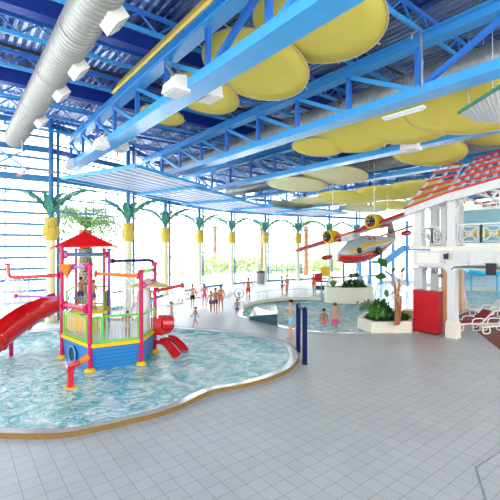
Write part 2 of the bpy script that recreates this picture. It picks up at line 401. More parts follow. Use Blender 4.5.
for i, X in enumerate(TX):
    y1 = wallY(X)-.3; zb = 8.26; zt = 9.9
    t = empty('roof_truss', (X, 0, zb), tl[i], 'truss', 'blue roof trusses')
    b = MB(); b.box((X, (y1-4)/2, zb-.09), (.62, y1+4, .035)); b.box((X, (y1-4)/2, zb+.13), (.62, y1+4, .035)); b.box((X-.28, (y1-4)/2, zb+.02), (.05, y1+4, .2)); b.box((X+.28, (y1-4)/2, zb+.02), (.05, y1+4, .2))
    b.build('bottom_chord', M['beam'], t)
    b = MB(); b.box((X, (y1-4)/2, zt), (.42, y1+4, .03)); b.box((X, (y1-4)/2, zt-.3), (.42, y1+4, .03)); b.box((X, (y1-4)/2, zt-.15), (.06, y1+4, .3))
    b.build('top_chord', M['beam'], t)
    ym = mids[i]; ks = [ym+2.38*k for k in range(-4, 14)]
    for k, y in enumerate(ks):
        if y > y1 or y < -3.5: continue
        MB().box((X, y, (zb+zt)/2-.08), (.13, .13, zt-zb-.42)).build('vertical', M['joist'], t)
        yn = y+2.38 if y >= ym-.01 else y-2.38
        if -3.8 < yn < y1:
            MB().bar((X, y, zb+.14), (X, yn, zt-.3), .13, .13).build('diagonal', M['beam'], t)
        if abs(y-ym) < .01:
            MB().bar((X, y, zb+.14), (X, y-2.38, zt-.3), .13, .13).build('diagonal', M['joist'], t)
# joists (along X) above the trusses
def joist(Y, x0, x1):
    t = empty('roof_joist', (x0, Y, 9.99), 'thin blue open-web joist crossing above the trusses just under the dark roof deck', 'joist', 'open-web joists under the roof deck')
    MB().bar((x0, Y, 10.52), (x1, Y, 10.52), .12, .07, (0, 1, 0)).build('top_chord', M['joist'], t)
    MB().bar((x0, Y, 10.02), (x1, Y, 10.02), .12, .06, (0, 1, 0)).build('bottom_chord', M['beam'], t)
    b = MB(); n = int((x1-x0)/.52); s = (x1-x0)/n
    for k in range(n):
        z = (10.05, 10.48) if k % 2 == 0 else (10.48, 10.05)
        b.bar((x0+k*s, Y, z[0]), (x0+(k+1)*s, Y, z[1]), .045)
    b.build('web', M['joist'], t)
for k in range(13):
    Y = 3.1+2.38*k
    if abs(Y-16.6) < .8: Y += .6
    # extent in X within the roof
    x0 = -9
    if Y > 21: x0 = next((x for x in [i*.5 for i in range(4, 60)] if wallY(x) > Y+.2), 20)
    x1 = 44 if Y < 26 else 34
    joist(Y, x0, x1)
for Y, lab in ((16.6, 'thick navy roof beam crossing the upper left behind the grey duct'), (11.3, 'navy roof beam crossing the upper left nearer the camera')):
    b = MB(); b.box((15, Y, 10.26), (52, .10, .5)); b.box((15, Y, 10.02), (52, .34, .04)); b.box((15, Y, 10.5), (52, .34, .04))
    o = b.build('roof_beam', M['dark_beam'], origin=(15, Y, 9.72)); tag(o, lab, 'beam')
for Y, lab in ((7.2, 'black conduit pipe along the roof at the top left corner'), (13.4, 'black conduit pipe along the roof above the second grille of the duct')):
    o = MB().cyl((-9, Y, 9.96), (40, Y, 9.96), .05, n=8).build('conduit_pipe', M['conduit'], origin=(-9, Y, 9.61)); tag(o, lab, 'pipe')

# ------------------------------------------------------------------ ducts
def duct(X, z, r, y0, y1, lab):
    t = empty('air_duct', (X, y0, z-r), lab, 'duct')
    b = MB(); n = 24; prof = []; y = y0; L = []
    step = .17; k = 0
    while y < y1:
        L.append((y, r)); L.append((y+step*.75, r)); L.append((y+step*.82, r*1.045)); L.append((y+step*.93, r*1.045)); y += step
    rings = [[b.bm.verts.new((X+rr*math.cos(2*PI*q/n), yy, z+rr*math.sin(2*PI*q/n))) for q in range(n)] for yy, rr in L]
    for i in range(len(rings)-1):
        for q in range(n): b.bm.faces.new((rings[i][q], rings[i][(q+1) % n], rings[i+1][(q+1) % n], rings[i+1][q]))
    b.bm.faces.new(rings[0]); b.bm.faces.new(rings[-1])
    b.build('duct_body', M['duct'], t, smooth=True)
    yy = y0+1.5
    while yy < y1-.5:
        b = MB(); n = 24
        b.cyl((X, yy-.05, z), (X, yy+.05, z), r*1.05, n=24); b.build('duct_collar', M['duct'], t, smooth=True)
        yy += 2.9
    return t
d1 = duct(2.3, 9.0, .41, 2, 20.6, 'long silver spiral duct running down the upper left with grilles along its side')
for y in (4.9, 7.9, 10.7, 12.7, 16):
    a = math.radians(-48); c = Vector((2.3+.49*math.cos(a), y, 9.0+.49*math.sin(a)))
    g = empty('duct_grille', c, 'white boxed air grille on the silver duct, number %d' % 0, 'grille')
    rot = Matrix.Rotation(-a, 4, 'Y')
    MB().box(c, (.26, .62, .34), rot=rot).build('housing', M['lampbox'], g)
    nn = Vector((math.cos(a), 0, math.sin(a)))
    b = MB(); b.box(c+nn*.135, (.012, .54, .26), rot=rot); b.build('louvre_panel', M['grille'], g)
    b = MB(); up = Vector((-math.sin(a), 0, math.cos(a)))
    for k in range(-3, 4): b.box(c+nn*.145+up*k*.038, (.02, .54, .008), rot=rot)
    b.build('louvre_blades', M['lampbox'], g)
    g['label'] = {4.9: 'white air grille box on the duct at the top edge of the photo', 7.9: 'largest fully visible grille box on the silver duct, second from the top',
                  10.7: 'grille box on the silver duct, third from the top', 12.7: 'grille box on the silver duct, fourth from the top', 16: 'small farthest grille box near the low end of the duct'}[y]
    g['group'] = 'air grilles on the silver duct'
duct(11.75, 9.15, .42, 1, 24, 'grey spiral duct running just behind the second roof truss')
duct(19.6, 8.85, .42, 3, 28, 'grey spiral duct behind the third roof truss above the yellow sails')

# ------------------------------------------------------------------ floodlights on the truss
def flood(u, v, X, lab, flip=1, s=1):
    c = onX(u, v, X)
    t = empty('floodlight', c, lab, 'light', 'white floodlights on the roof trusses')
    b = MB(); w = .42*s
    pts = [(-.26*s, -.5*w), (.26*s, -.5*w), (.2*s, .3*w), (-.12*s, .5*w)]
    a = [b.bm.verts.new(c+Vector((x*flip, -.36*s, z))) for x, z in pts]; e = [b.bm.verts.new(c+Vector((x*flip, .36*s, z*.8))) for x, z in pts]
    for i in range(4): b.bm.faces.new((a[i], a[(i+1) % 4], e[(i+1) % 4], e[i]))
    b.bm.faces.new(a); b.bm.faces.new(e[::-1]); b.build('housing', M['lampbox'], t)
    MB().box(c+Vector((0, 0, -.5*w-.012)), (.42*s, .6*s, .02)).build('lens', M['white'], t)
    MB().bar(c+Vector((0, 0, .2*s)), c+Vector((.3*s*flip, 0, .5*s)), .05, .05).build('bracket', M['grille'], t)
flood(176, 86, 4.75, 'white floodlight on the left face of the nearest truss', -1)
flood(209, 92, 5.85, 'white floodlight on the right face of the nearest truss, below the small yellow sail')
flood(101, 143, 4.75, 'white floodlight far down the left face of the nearest truss', -1, 1)
flood(121, 146, 5.85, 'white floodlight far down the right face of the nearest truss', 1, 1)
flood(70, 163, 4.8, 'smallest white floodlight at the far end of the nearest truss', -1, 1)
flood(411, 146, 15.2, 'white floodlight under the third truss between two yellow sails', -1, 1)
# fluorescent lights
def tubelight(u, v, X, lab, L=1.3):
    c = onX(u, v, X); t = empty('strip_light', c, lab, 'light')
    MB().box(c, (.14, L, .08)).build('housing', M['white'], t); MB().cyl(c+Vector((0, -L*.47, -.06)), c+Vector((0, L*.47, -.06)), .025).build('lamp_tube', M['white'], t)
tubelight(403, 113, 10.6, 'white strip light under the second truss chord')
tubelight(342, 164, 19, 'white strip light beside the grey duct in the middle distance', 2)
# bent hose
b = MB(); b.tube([onX(u, v, 10.1) for u, v in ((411, 40), (413, 33), (418, 31), (421, 36), (422, 60), (421.5, 88))], .035, 8)
o = b.build('bent_pipe', M['steel'], origin=onX(421.5, 88, 10.1)); tag(o, 'thin silver bent pipe hooking down the second truss at upper right', 'pipe')

# ------------------------------------------------------------------ sails
def sail(X, Y, z, r, tilt, lab, grp, pale=False, pitch=0, ry=None):
    ry = ry or r
    c = Vector((X, Y, z+H)); t = empty('shade_sail', c, lab, 'sail', grp)
    R = Matrix.Rotation(math.radians(tilt), 3, 'Y') @ Matrix.Rotation(math.radians(pitch), 3, 'X')
    b = MB(); n = 40; c0 = b.bm.verts.new(c+Vector((0, 0, -.06*r)))
    rings = []
    for q in (.33, .66, 1):
        rings.append([b.bm.verts.new(c+R @ Vector((r*q*math.cos(2*PI*k/n), ry*q*math.sin(2*PI*k/n), -.06*r*(1-q*q)))) for k in range(n)])
    for k in range(n): b.bm.faces.new((c0, rings[0][k], rings[0][(k+1) % n]))
    for i in range(2):
        for k in range(n): b.bm.faces.new((rings[i][k], rings[i+1][k], rings[i+1][(k+1) % n], rings[i][(k+1) % n]))
    fm = M['sail_pale'] if pale else M['sail']
    o = b.build('fabric', fm, t, smooth=True)
    md = o.modifiers.new('s', 'SOLIDIFY'); md.thickness = .012
    b = MB(); pts = [c+R @ Vector((r*math.cos(2*PI*k/n), ry*math.sin(2*PI*k/n), 0)) for k in range(n+1)]
    b.tube(pts, .02, 6); b.build('hoop', M['hoop'], t, smooth=True)
    b = MB()
    for q in (-.4, .4):
        b.tube([c+R @ Vector((r*math.cos(a)*1, ry*q, .03)) for a in (PI, PI/2*1.0, 0)], .02, 5)
    b.build('cross_bar', M['hoop'], t)
    b = MB()
    for k in (5, 15, 25, 35):
        p = c+R @ Vector((r*math.cos(2*PI*k/n), ry*math.sin(2*PI*k/n), 0)); b.cyl(p, (p.x, p.y, 9.74), .008, n=5)
    b.build('hanging_wire', M['steel'], t)
for X, Y, z, r, tt, lab in [
    (7.1, 6.35, 5.45, 1.62, 10, 'big yellow sail disc at the top edge, right of the nearest truss'),
    (7.15, 8.9, 5.3, 1.62, 16, 'big round yellow sail just below the nearest truss at top centre'),
    (6.95, 11.6, 5.3, 1.3, 13, 'yellow sail disc behind the pair of white floodlights'),
    (6.5, 13.9, 5.1, .85, 10, 'small far yellow sail slice beyond the white floodlights')]:
    sail(X, Y, z, r, tt, lab, 'yellow sails beside the nearest truss')
for X, Y, z, r, tt, lab in [
    (12.9, 11.6, 4.4, 1.15, 8, 'small olive sail disc at the left end of the row behind the second truss'),
    (12.9, 9.9, 4.45, 1.6, 10, 'olive sail disc second from left in the row behind the second truss'),
    (12.9, 7.6, 4.45, 1.85, 10, 'olive sail disc third from left in the row behind the second truss'),
    (12.9, 5.2, 4.35, 2.0, 10, 'olive sail disc beside the white corrugated awning')]:
    sail(X, Y, z, r, tt, lab, 'yellow sails between the second and third trusses')
for X, Y, z, r, tt, pl, lab in [
    (17.8, 17.8, 4.0, 2.0, 6, 1, 'pale cream sail disc in the centre behind the second truss'),
    (17.7, 14.6, 4.15, 1.9, 8, 1, 'pale sail disc right of the cream one under the third truss'),
    (17.4, 8.9, 4.38, 1.65, 14, 0, 'large bright yellow sail hanging under the third truss above the house roof'),
    (17.5, 6.1, 4.75, 1.5, 12, 0, 'bright yellow sail at the right edge below the third truss')]:
    sail(X, Y, z, r, tt, lab, 'yellow sails between the third and fourth trusses', pl)
for X, Y, z, r, tt, pl, lab in [
    (23.3, 24.0, 3.6, 1.9, 6, 1, 'small pale sail at the far left of the fourth row of sails'),
    (23.3, 21.2, 3.6, 1.9, 6, 1, 'pale yellow sail second from left in the fourth row'),
    (23.3, 18.0, 3.6, 2.2, 8, 0, 'yellow sail disc above the seaplane engine'),
    (23.3, 14.9, 3.6, 2.0, 8, 0, 'yellow sail disc above the seaplane tail'),
    (23.3, 12.2, 3.6, 2.0, 8, 0, 'yellow sail disc just left of the house roof'),
    (28.6, 20.5, 3.3, 2.0, 6, 1, 'pale sail disc in the fifth row, left one'),
    (28.6, 17.2, 3.3, 2.0, 6, 0, 'yellow sail disc in the fifth row, above the seaplane wing'),
    (28.6, 14, 3.3, 2.0, 6, 0, 'yellow sail disc in the fifth row nearest the balcony roof')]:
    sail(X, Y, z, r, tt, lab, 'far yellow sails', pl)
# gold rolled fabric strip left of the nearest truss
b = MB(); b.box((3.95, 5.8, 8.82), (.06, 11.8, .46), rot=Matrix.Rotation(math.radians(30), 4, 'Y'))
o = b.build('folded_sail', M['gold'], origin=(3.95, 6.7, 8.65)); tag(o, 'long gold strip of folded fabric hanging beside the nearest truss', 'sail')

# ------------------------------------------------------------------ slatted canopies
CZ = [3.4]
def canopy(near, right, left, lab, n=16):
    dz = CZ[0]; CZ[0] -= .1
    def pt(uv): return P(uv[0], uv[1], F*dz/(HZ-uv[1]))
    a, r, l = pt(near), pt(right), pt(left)
    t = empty('slatted_canopy', a, lab, 'canopy', 'slatted canopies along the glazed wall')
    f = l+r-a
    b = MB()
    for p, q in ((a, r), (r, f), (f, l), (l, a)): b.bar(p, q, .10, .16)
    b.build('frame', M['beam'], t)
    b = MB()
    for i in range(1, n):
        p = a+(l-a)*i/n; q = r+(f-r)*i/n
        b.bar(p, q, (l-a).length/n*.46, .03)
    b.build('slats', M['white'], t)
    b = MB()
    for i in range(n):
        p = a+(l-a)*(i+.5)/n; q = r+(f-r)*(i+.5)/n
        b.bar(p+Vector((0, 0, .03)), q+Vector((0, 0, .03)), (l-a).length/n*.44, .05)
    b.build('blue_slats', M['joist'], t)
    b = MB()
    for i in (1, 2, 3):
        p = a+(r-a)*i/4; q = l+(f-l)*i/4
        b.bar(p+Vector((0, 0, .1)), q+Vector((0, 0, .1)), .08, .08)
    b.build('cross_rail', M['beam'], t)
    for p in (a, r, l, f): MB().cyl(p, (p.x, p.y, 9.5), .012, n=5).build('hanging_rod', M['steel'], t)
canopy((136, 166), (207, 187), (62, 178), 'large slatted blue and white canopy nearest, behind the end of the nearest truss', 9)
canopy((196, 187.5), (246, 200), (140, 194), 'second slatted canopy from the left, above the third palm column', 8)
canopy((240, 200), (272, 208), (182, 204), 'third slatted canopy from the left, thin over the fourth palm column', 8)
canopy((272, 206.5), (310, 211.5), (232, 210), 'fourth slatted canopy from the left, a thin band over the fifth palm column', 7)
canopy((318, 209), (348, 213), (276, 212.6), 'farthest slatted canopy, left of the seaplane engine', 7)
# dark ceiling fan / paddle at far left
c = P(22, 172, 16.5); t = empty('ceiling_fan', c, 'dark brown long-bladed ceiling fan hanging at the far left', 'fan')
MB().cyl(c+Vector((0, 0, -.08)), c+Vector((0, 0, .06)), .14, n=14).build('hub', M['white'], t)
MB().cyl(c, (c.x, c.y, 10.6), .02, n=6).build('rod', M['white'], t)
for k in range(3):
    a = math.radians(-30+120*k); dx = Vector((math.cos(a), math.sin(a), 0)); sx = Vector((-dx.y, dx.x, 0))
    MB().quad_slab([c+dx*.12-sx*.06, c+dx*1.35-sx*.12, c+dx*1.35+sx*.12, c+dx*.12+sx*.06], .02).build('blade', M['stem'], t)

# ------------------------------------------------------------------ glazed wall
def window(i, a, b_, low, cols):
    a = Vector((*a, 0)); b_ = Vector((*b_, 0)); L = (b_-a).length
    hz = []
    if low: z = .5
    else: z = 5.85
    while z < 10.5: hz.append(z); z += .58 if low == 2 else .72
    m = MB()
    for z in hz: m.bar(a+Vector((0, 0, z)), b_+Vector((0, 0, z)), .07, .12 if low == 2 else .07)
    m.bar(a+Vector((0, 0, .08)), b_+Vector((0, 0, .08)), .1, .16)
    m.bar(a+Vector((0, 0, 7.6)), b_+Vector((0, 0, 7.6)), .12, .28)
    m.bar(a+Vector((0, 0, 9.1)), b_+Vector((0, 0, 9.1)), .12, .28)
    m.bar(a+Vector((0, 0, 10.45)), b_+Vector((0, 0, 10.45)), .12, .3)
    for k in range(cols+1):
        p = a.lerp(b_, k/cols); z0 = 0 if (low or k in (0, cols)) else 5.85
        m.bar(p+Vector((0, 0, z0)), p+Vector((0, 0, 10.55)), .05, .05)
    o = struct(m.build('window_%d' % i, M['steelblue'], origin=a)); o['wloc'] = [a.x, a.y, 0.0]
    g = MB(); nv = (b_-a).cross(Vector((0, 0, 1))).normalized()*.006
    g.quad_slab([a+nv+Vector((0, 0, .1)), b_+nv+Vector((0, 0, .1)), b_+nv+Vector((0, 0, 10.45)), a+nv+Vector((0, 0, 10.45))], .008)
    g.build('glass_pane', M['glass'], o)
wi = 1
for (x0, x1) in ((-14, -8), (-8, -2), (-2, 4.2)):
    window(wi, (x0, 22.9), (x1, 22.7), 2, 6); wi += 1
lows = [0, 0, 0, 0, 0, 1, 0, 0, 0]
for k in range(1, len(WALL)-1):
    window(wi, WALL[k], WALL[k+1], lows[k-1], 6); wi += 1
# upper left cross bracing behind the fan
b = MB(); 
b.bar((1.5, 22.5, 9.0), (3.1, 22.5, 7.9), .08); b.bar((1.5, 22.5, 7.9), (3.1, 22.5, 9.0), .08)
o = b.build('cross_brace', M['beam'], origin=(2.3, 22.5, 7.9)); tag(o, 'blue x-shaped steel brace in the upper left window', 'brace')

# palm columns
def frond(t, base, ang, reach, rise, flip=1, s=1):
    d = Vector((math.cos(ang), math.sin(ang), 0)); side = Vector((-d.y, d.x, 0))
    rib = []
    for k in range(11):
        q = k/10; a = q*math.radians(138)
        x = reach*(1-math.cos(a))/1.743; z = rise*math.sin(a)
        rib.append(base+d*(x*.97+.08)+Vector((0, 0, z)))
    f = MB().tube(rib, .035, 6).build('frond', M['green_metal'], t, smooth=True)
    b = MB()
    for sgn in (-1, 1):
        A = []; B = []
        for k in range(1, 25):
            q = .6+k/24*6.6; i0 = int(q); p = rib[i0].lerp(rib[i0+1], q-i0); wd = .34*math.sin(PI*(q+.1)/7.6)*(.72 if k % 4 == 0 else 1)
            A.append(p); B.append(p+side*sgn*wd*.75+Vector((0, 0, -wd*.8))-d*.08)
        b.strip(A, B)
    o = b.build('frond_blade', M['green_metal'], f)
    md = o.modifiers.new('s', 'SOLIDIFY'); md.thickness = .012
def palm_column(x, y, lab, big=1, inset=.35):
    dirc = Vector((-x, -y, 0)).normalized()
    c = Vector((x, y, 0))+dirc*inset
    t = empty('palm_column', c, lab, 'column', 'palm-topped columns along the glazed wall')
    b = MB(); n = 20
    b.lathe(c, [(.30, 0), (.30, .25), (.22, .35), (.21, 4.4)], 20); b.build('shaft', M['gold_pale'], t, smooth=True)
    b = MB()
    b.lathe(c, [(.27, 4.30), (.36, 4.55), (.37, 4.95), (.31, 5.0), (.31, 5.05), (.27, 5.45), (.22, 5.45)], 10)
    for k in range(8):
        a = 2*PI*k/8; b.box(c+Vector((.34*math.cos(a), .34*math.sin(a), 4.78)), (.08, .16, .5), rz=a)
        b.box(c+Vector((.27*math.cos(a), .27*math.sin(a), 5.25)), (.06, .12, .5), rz=a)
    b.build('capital', M['gold'], t)
    MB().cyl(c+Vector((0, 0, 5.4)), c+Vector((0, 0, 10.6)), .13, n=12).build('steel_post', M['steelblue'], t)
    s = Vector((x, y, 0))-dirc*.02+Vector((dirc.y, -dirc.x, 0))*-.34
    MB().box(s+Vector((0, 0, 5.3)), (.16, .16, 10.6), rz=math.atan2(dirc.y, dirc.x)).build('mullion_post', M['steelblue'], t)
    vl = math.atan2(-ST, CT)      # across the view
    for a, r_, h_ in ((vl, 3.0, 1.6), (vl+PI, 3.0, 1.65), (vl+.8, 1.0, 1.5), (vl+PI-.9, .9, 1.45), (vl+PI/2, 1.3, 1.5), (vl-PI/2, 1.0, 1.4)):
        frond(t, c+Vector((0, 0, 5.35)), a, r_, h_)
cl = ['leftmost palm-topped column, yellow capital with green fronds, left of the play structure roof',
      'second palm-topped column from the left, right behind the red play roof',
      'third palm-topped column from the left, behind the red sprayer arm',
      'fourth palm-topped column from the left, above the walking bathers',
      'fifth palm-topped column from the left, beside the boy in blue',
      'sixth palm-topped column from the left, beside the dark bin',
      'seventh palm-topped column from the left, over the standing couple',
      'eighth palm-topped column from the left, behind the seaplane nose',
      'ninth palm-topped column from the left, behind the seaplane tail']
for k in range(1, 10):
    palm_column(*WALL[k], cl[k-1])

# ------------------------------------------------------------------ plants / palms
def leaflet_frond(b, base, ang, reach, rise, n=14, ll=.55, droop=1.0, w=.035):
    d = Vector((math.cos(ang), math.sin(ang), 0)); side = Vector((-d.y, d.x, 0)); rib = []
    for k in range(n+1):
        q = k/n; rib.append(base+d*reach*q*(1-.12*q)+Vector((0, 0, rise*(math.sin(q*2.3)) - droop*rise*q*q*.9)))
    b.tube(rib, .02, 4)
    for k in range(1, n):
        p = rib[k]; dr = (rib[k+1]-rib[k]).normalized(); l = ll*math.sin(PI*min(1, (k+1.5)/(n+1.5)))
        for s in (-1, 1):
            tip = p+side*s*l*.75+dr*l*.5+Vector((0, 0, -l*.35))
            b.poly([p-dr*w, p+dr*w, tip+dr*w*.4, tip-dr*w*.2])
def palm_tree(loc, h, r, crown, lab, seed, fm='frond', tm='trunk', nf=26, grp=None):
    random.seed(seed); loc = Vector(loc)
    t = empty('palm_tree', loc, lab, 'palm tree', grp)
    prof = []; n = int(h/.22)
    for k in range(n):
        z = h*k/n; w_ = r*(1.15 if k < 3 else 1)*(.93+.07*math.sin(k*1.7))
        prof += [(w_, z), (w_*1.1, z+h/n*.7)]
    MB().lathe(loc, prof, 14).build('trunk', M[tm], t)
    top = loc+Vector((0, 0, h))
    for k in range(nf):
        b = MB(); leaflet_frond(b, top, 2*PI*k/nf*2.6+random.random()*.4, crown*random.uniform(.8, 1.05), crown*random.uniform(.3, .85), 15, crown*.22, 1.75, crown*.02)
        b.build('frond', M[fm], t)
p = P(85.5, 246, 27); palm_tree((p.x, p.y, 0), 5.2, .47, 3.5, 'thick-trunked date palm behind the red roof of the play structure', 3, nf=30)

def bush(b, c, r, n, ls=.12, seed=1):
    random.seed(seed)
    for k in range(n):
        v = Vector((random.gauss(0, 1), random.gauss(0, 1), abs(random.gauss(0, .8)))).normalized()*random.uniform(.55, 1)
        p = Vector(c)+Vector((v.x*r[0], v.y*r[1], v.z*r[2]))
        a = Vector((random.uniform(-1, 1), random.uniform(-1, 1), random.uniform(-.3, 1))).normalized(); s_ = a.cross(Vector((random.random(), .3, .5))).normalized()
        l = ls*random.uniform(.6, 1.4)
        b.poly([p-a*l, p+s_*l*.4, p+a*l, p-s_*l*.4])
# garden outside, washed out by daylight
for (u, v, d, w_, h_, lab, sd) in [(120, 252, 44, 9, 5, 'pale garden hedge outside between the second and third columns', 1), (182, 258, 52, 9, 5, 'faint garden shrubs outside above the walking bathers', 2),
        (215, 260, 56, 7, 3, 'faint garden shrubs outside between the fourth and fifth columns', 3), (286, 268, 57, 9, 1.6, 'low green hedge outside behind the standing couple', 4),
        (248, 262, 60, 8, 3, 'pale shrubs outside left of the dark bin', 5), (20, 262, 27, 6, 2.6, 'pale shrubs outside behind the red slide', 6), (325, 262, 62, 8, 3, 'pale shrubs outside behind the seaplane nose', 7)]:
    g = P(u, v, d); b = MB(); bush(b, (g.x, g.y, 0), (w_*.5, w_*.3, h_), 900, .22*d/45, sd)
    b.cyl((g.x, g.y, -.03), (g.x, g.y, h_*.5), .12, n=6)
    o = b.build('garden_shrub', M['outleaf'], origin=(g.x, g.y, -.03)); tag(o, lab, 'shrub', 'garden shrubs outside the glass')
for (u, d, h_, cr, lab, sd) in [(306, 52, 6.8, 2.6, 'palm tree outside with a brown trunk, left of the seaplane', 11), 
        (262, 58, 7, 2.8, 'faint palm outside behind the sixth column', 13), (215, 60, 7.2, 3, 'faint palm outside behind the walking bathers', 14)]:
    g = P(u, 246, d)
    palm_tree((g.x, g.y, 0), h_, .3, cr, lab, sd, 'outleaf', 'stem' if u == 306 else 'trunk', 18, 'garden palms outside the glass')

# ------------------------------------------------------------------ play structure
FA = 0
play = empty('water_play_structure', (*G(105, 366)[:2], 0), 'play ship with red tent roof, magenta posts and blue hull in the splash pool', 'play structure')
PA = G(62, 359); PB = G(90, 373); PC = G(141, 366); PD = G(155, 353)
PEt = P(76, 0, 16.2); PF = P(109, 0, 16.0); PE2 = P(104, 0, 15.2)
def at(p, z): return Vector((p.x, p.y, z))
hz0, hz1 = -.28, .82
# hull with a round porthole on the left face (black disc paints its inner shade)
hull_pts = [PA, PB.lerp(PA, -.0), PB.lerp(PC, .12)+Vector((.0, -.05, 0)), PC.lerp(PB, .03), PC, PD, at(P(140, 0, 16.2), 0), at(P(80, 0, 16.6), 0)]
b = MB(); lo = []; hi = []
for i, p in enumerate(hull_pts):
    cen = sum(hull_pts, Vector())/len(hull_pts); dv = (p-cen); dv.z = 0
    lo.append(Vector((*(cen+dv*.93)[:2], hz0))); hi.append(Vector((*p[:2], hz1)))
a = [b.bm.verts.new(p) for p in lo]; e = [b.bm.verts.new(p) for p in hi]
for i in range(len(a)): b.bm.faces.new((a[i], a[(i+1) % len(a)], e[(i+1) % len(a)], e[i]))
b.bm.faces.new(a[::-1]); b.bm.faces.new(e)
b.build('hull', M['hull'], play)
b = MB(); b.prism([(p.x, p.y) for p in hull_pts], hz1, hz1+.02); b.build('deck', mat('wet_pale_deck', (.52, .62, .66), .3), play)
b = MB()
for p, q in zip(hull_pts, hull_pts[1:]+hull_pts[:1]): b.bar(at(p, hz1+.03), at(q, hz1+.03), .1, .12)
b.build('gunwale', M['yellow'], play)
m_ = PA.lerp(PB, .42); nrm = (PB-PA).cross(Vector((0, 0, 1))).normalized(); 
if nrm.dot(Vector((-ST, -CT, 0))) < 0: nrm = -nrm
pc = at(m_, .36)-nrm*.02
b = MB(); b.cyl(pc, pc+nrm*.06, .27, n=24); b.build('porthole', M['black'], play)
b = MB(); b.tube([pc+nrm*.06+((PB-PA).normalized()*math.cos(a_)+Vector((0, 0, 1))*math.sin(a_))*.27 for a_ in [2*PI*k/20 for k in range(21)]], .03, 6)
b.build('porthole_ring', M['skyblue'], play)
def post(p, z0, z1, r, m, cap=True, base=True):
    o = MB().cyl(at(p, z0), at(p, z1), r, n=16).build('post', m, play, smooth=True)
    if cap: MB().lathe(at(p, z1-.02), [(r*1.35, 0), (r*1.45, .05), (r*.9, .1)], 12).build('post_cap', m, o)
    if base: MB().lathe(at(p, .045), [(.17, 0), (.16, .05), (.1, .11)], 14).build('post_base', M['yellow'], o)
def zof(v, p):                       # height of a photo row at the place of p
    d = p.x*ST+p.y*CT; return H-(v-HZ)*d/F
post(PA, -.3, zof(247, PA), .07, M['pink']); post(PB, -.3, zof(265, PB), .07, M['pink']); post(PC, -.3, zof(272, PC), .07, M['pink']); post(PD, -.3, zof(264, PD), .065, M['pink'])
post(PF, .8, zof(250, PF), .065, M['purple'], base=False); post(PE2, .8, zof(250, PE2), .055, M['pink'], base=False)
post(PEt, .8, zof(250, PEt), .055, M['pink'], base=False)
# roof
ap = P(84.5, 232, 14.6)
rc = [P(59, 248, 13.2), P(60, 248.5, 16.0), P(121, 247, 16.4), P(118, 249, 13.6)]
zz = 4.02
rc = [at(P(54, 0, 13.6), zz-.05), at(P(66, 0, 16.4), zz), at(P(114, 0, 16.6), zz), at(P(113, 0, 13.9), zz-.02)]
b = MB()
for i in range(4):
    p, q = rc[i], rc[(i+1) % 4]; m1 = (p+q)/2+Vector((0, 0, .0))
    b.poly([p, m1, ap+Vector((0, 0, -.0))]); b.poly([m1, q, ap])
rf = b.build('roof', M['redroof'], play); md = rf.modifiers.new('s', 'SOLIDIFY'); md.thickness = .03
b = MB(); b.lathe(ap+Vector((0, 0, -.06)), [(.07, 0), (.06, .08), (.02, .14)], 10); b.build('roof_finial', M['redroof'], rf)
b = MB()
for i in range(4):
    p, q = rc[i], rc[(i+1) % 4]; b.bar(p, q, .03, .06)
b.build('roof_edge', M['redroof'], rf)
b = MB()
for i in range(4):
    p = rc[i]; dv = (p-ap); b.bar(p+dv*.0, p+dv*.13, .07, .07)
b.build('rafter_tip', M['tan'], rf)
# horizontal pipes
def pipe(pts, r, m, name='pipe', flange=True, fm=None):
    o = MB().tube(pts, r, 12).build(name, m, play, smooth=True)
    if flange:
        for p, q in ((pts[0], pts[1]), (pts[-1], pts[-2])):
            p = Vector(p); q = Vector(q); dv = (q-p).normalized(); MB().cyl(p+dv*.02, p+dv*.07, r*2.0, n=14).build('flange', fm or M['pink'], o)
    return o
dA = PA.x*ST+PA.y*CT; dB = PB.x*ST+PB.y*CT; dC = PC.x*ST+PC.y*CT; dD = PD.x*ST+PD.y*CT
pipe([P(64, 254.5, dA), P(106, 254.5, 16)], .075, M['skyblue'])
pipe([P(73, 267, dB+.6), P(88, 267, dB)], .05, M['purple'])
pipe([P(94, 273.5, dB), P(139, 276, dC)], .055, M['orange'])
pipe([P(64, 305, dA), P(88, 309, dB)], .08, M['pink'])
pipe([P(112, 261, 16), P(135, 260.5, 15.2), P(149, 260, 14.6), P(152.5, 261, dD), P(154, 266, dD)], .055, M['navy'])
pipe([P(60, 275, dA), P(35, 276.5, dA), P(14, 277.5, dA), P(10, 276.5, dA), P(8.5, 273, dA), P(8, 263, dA)], .06, M['red'], 'spray_arm')
pipe([P(60, 297.5, dA+.3), P(15, 296, dA+.3)], .04, M['purple'], 'spray_arm')
pipe([P(157, 290.5, dD), P(183, 285, dD)], .06, M['red'], 'spray_arm')
b = MB()
for a_ in range(5):
    q = 2*PI*a_/5; c_ = P(14, 296, dA+.3); b.bar(c_, c_+Vector((0, .3*math.cos(q), .3*math.sin(q))), .025)
b.build('spinner', M['white'], play)
b = MB()
for a_ in range(5):
    q = 2*PI*a_/5; c_ = P(183, 285, dD); b.bar(c_, c_+Vector((0.05, .14*math.cos(q), .14*math.sin(q))), .03)
b.build('spinner', M['red'], play)
# funnel
c_ = P(67, 264, dA-.35)
b = MB(); b.cyl(c_+Vector((0, 0, -.50)), c_, .02, .30, n=4); b.build('tipping_funnel', M['orange'], play)
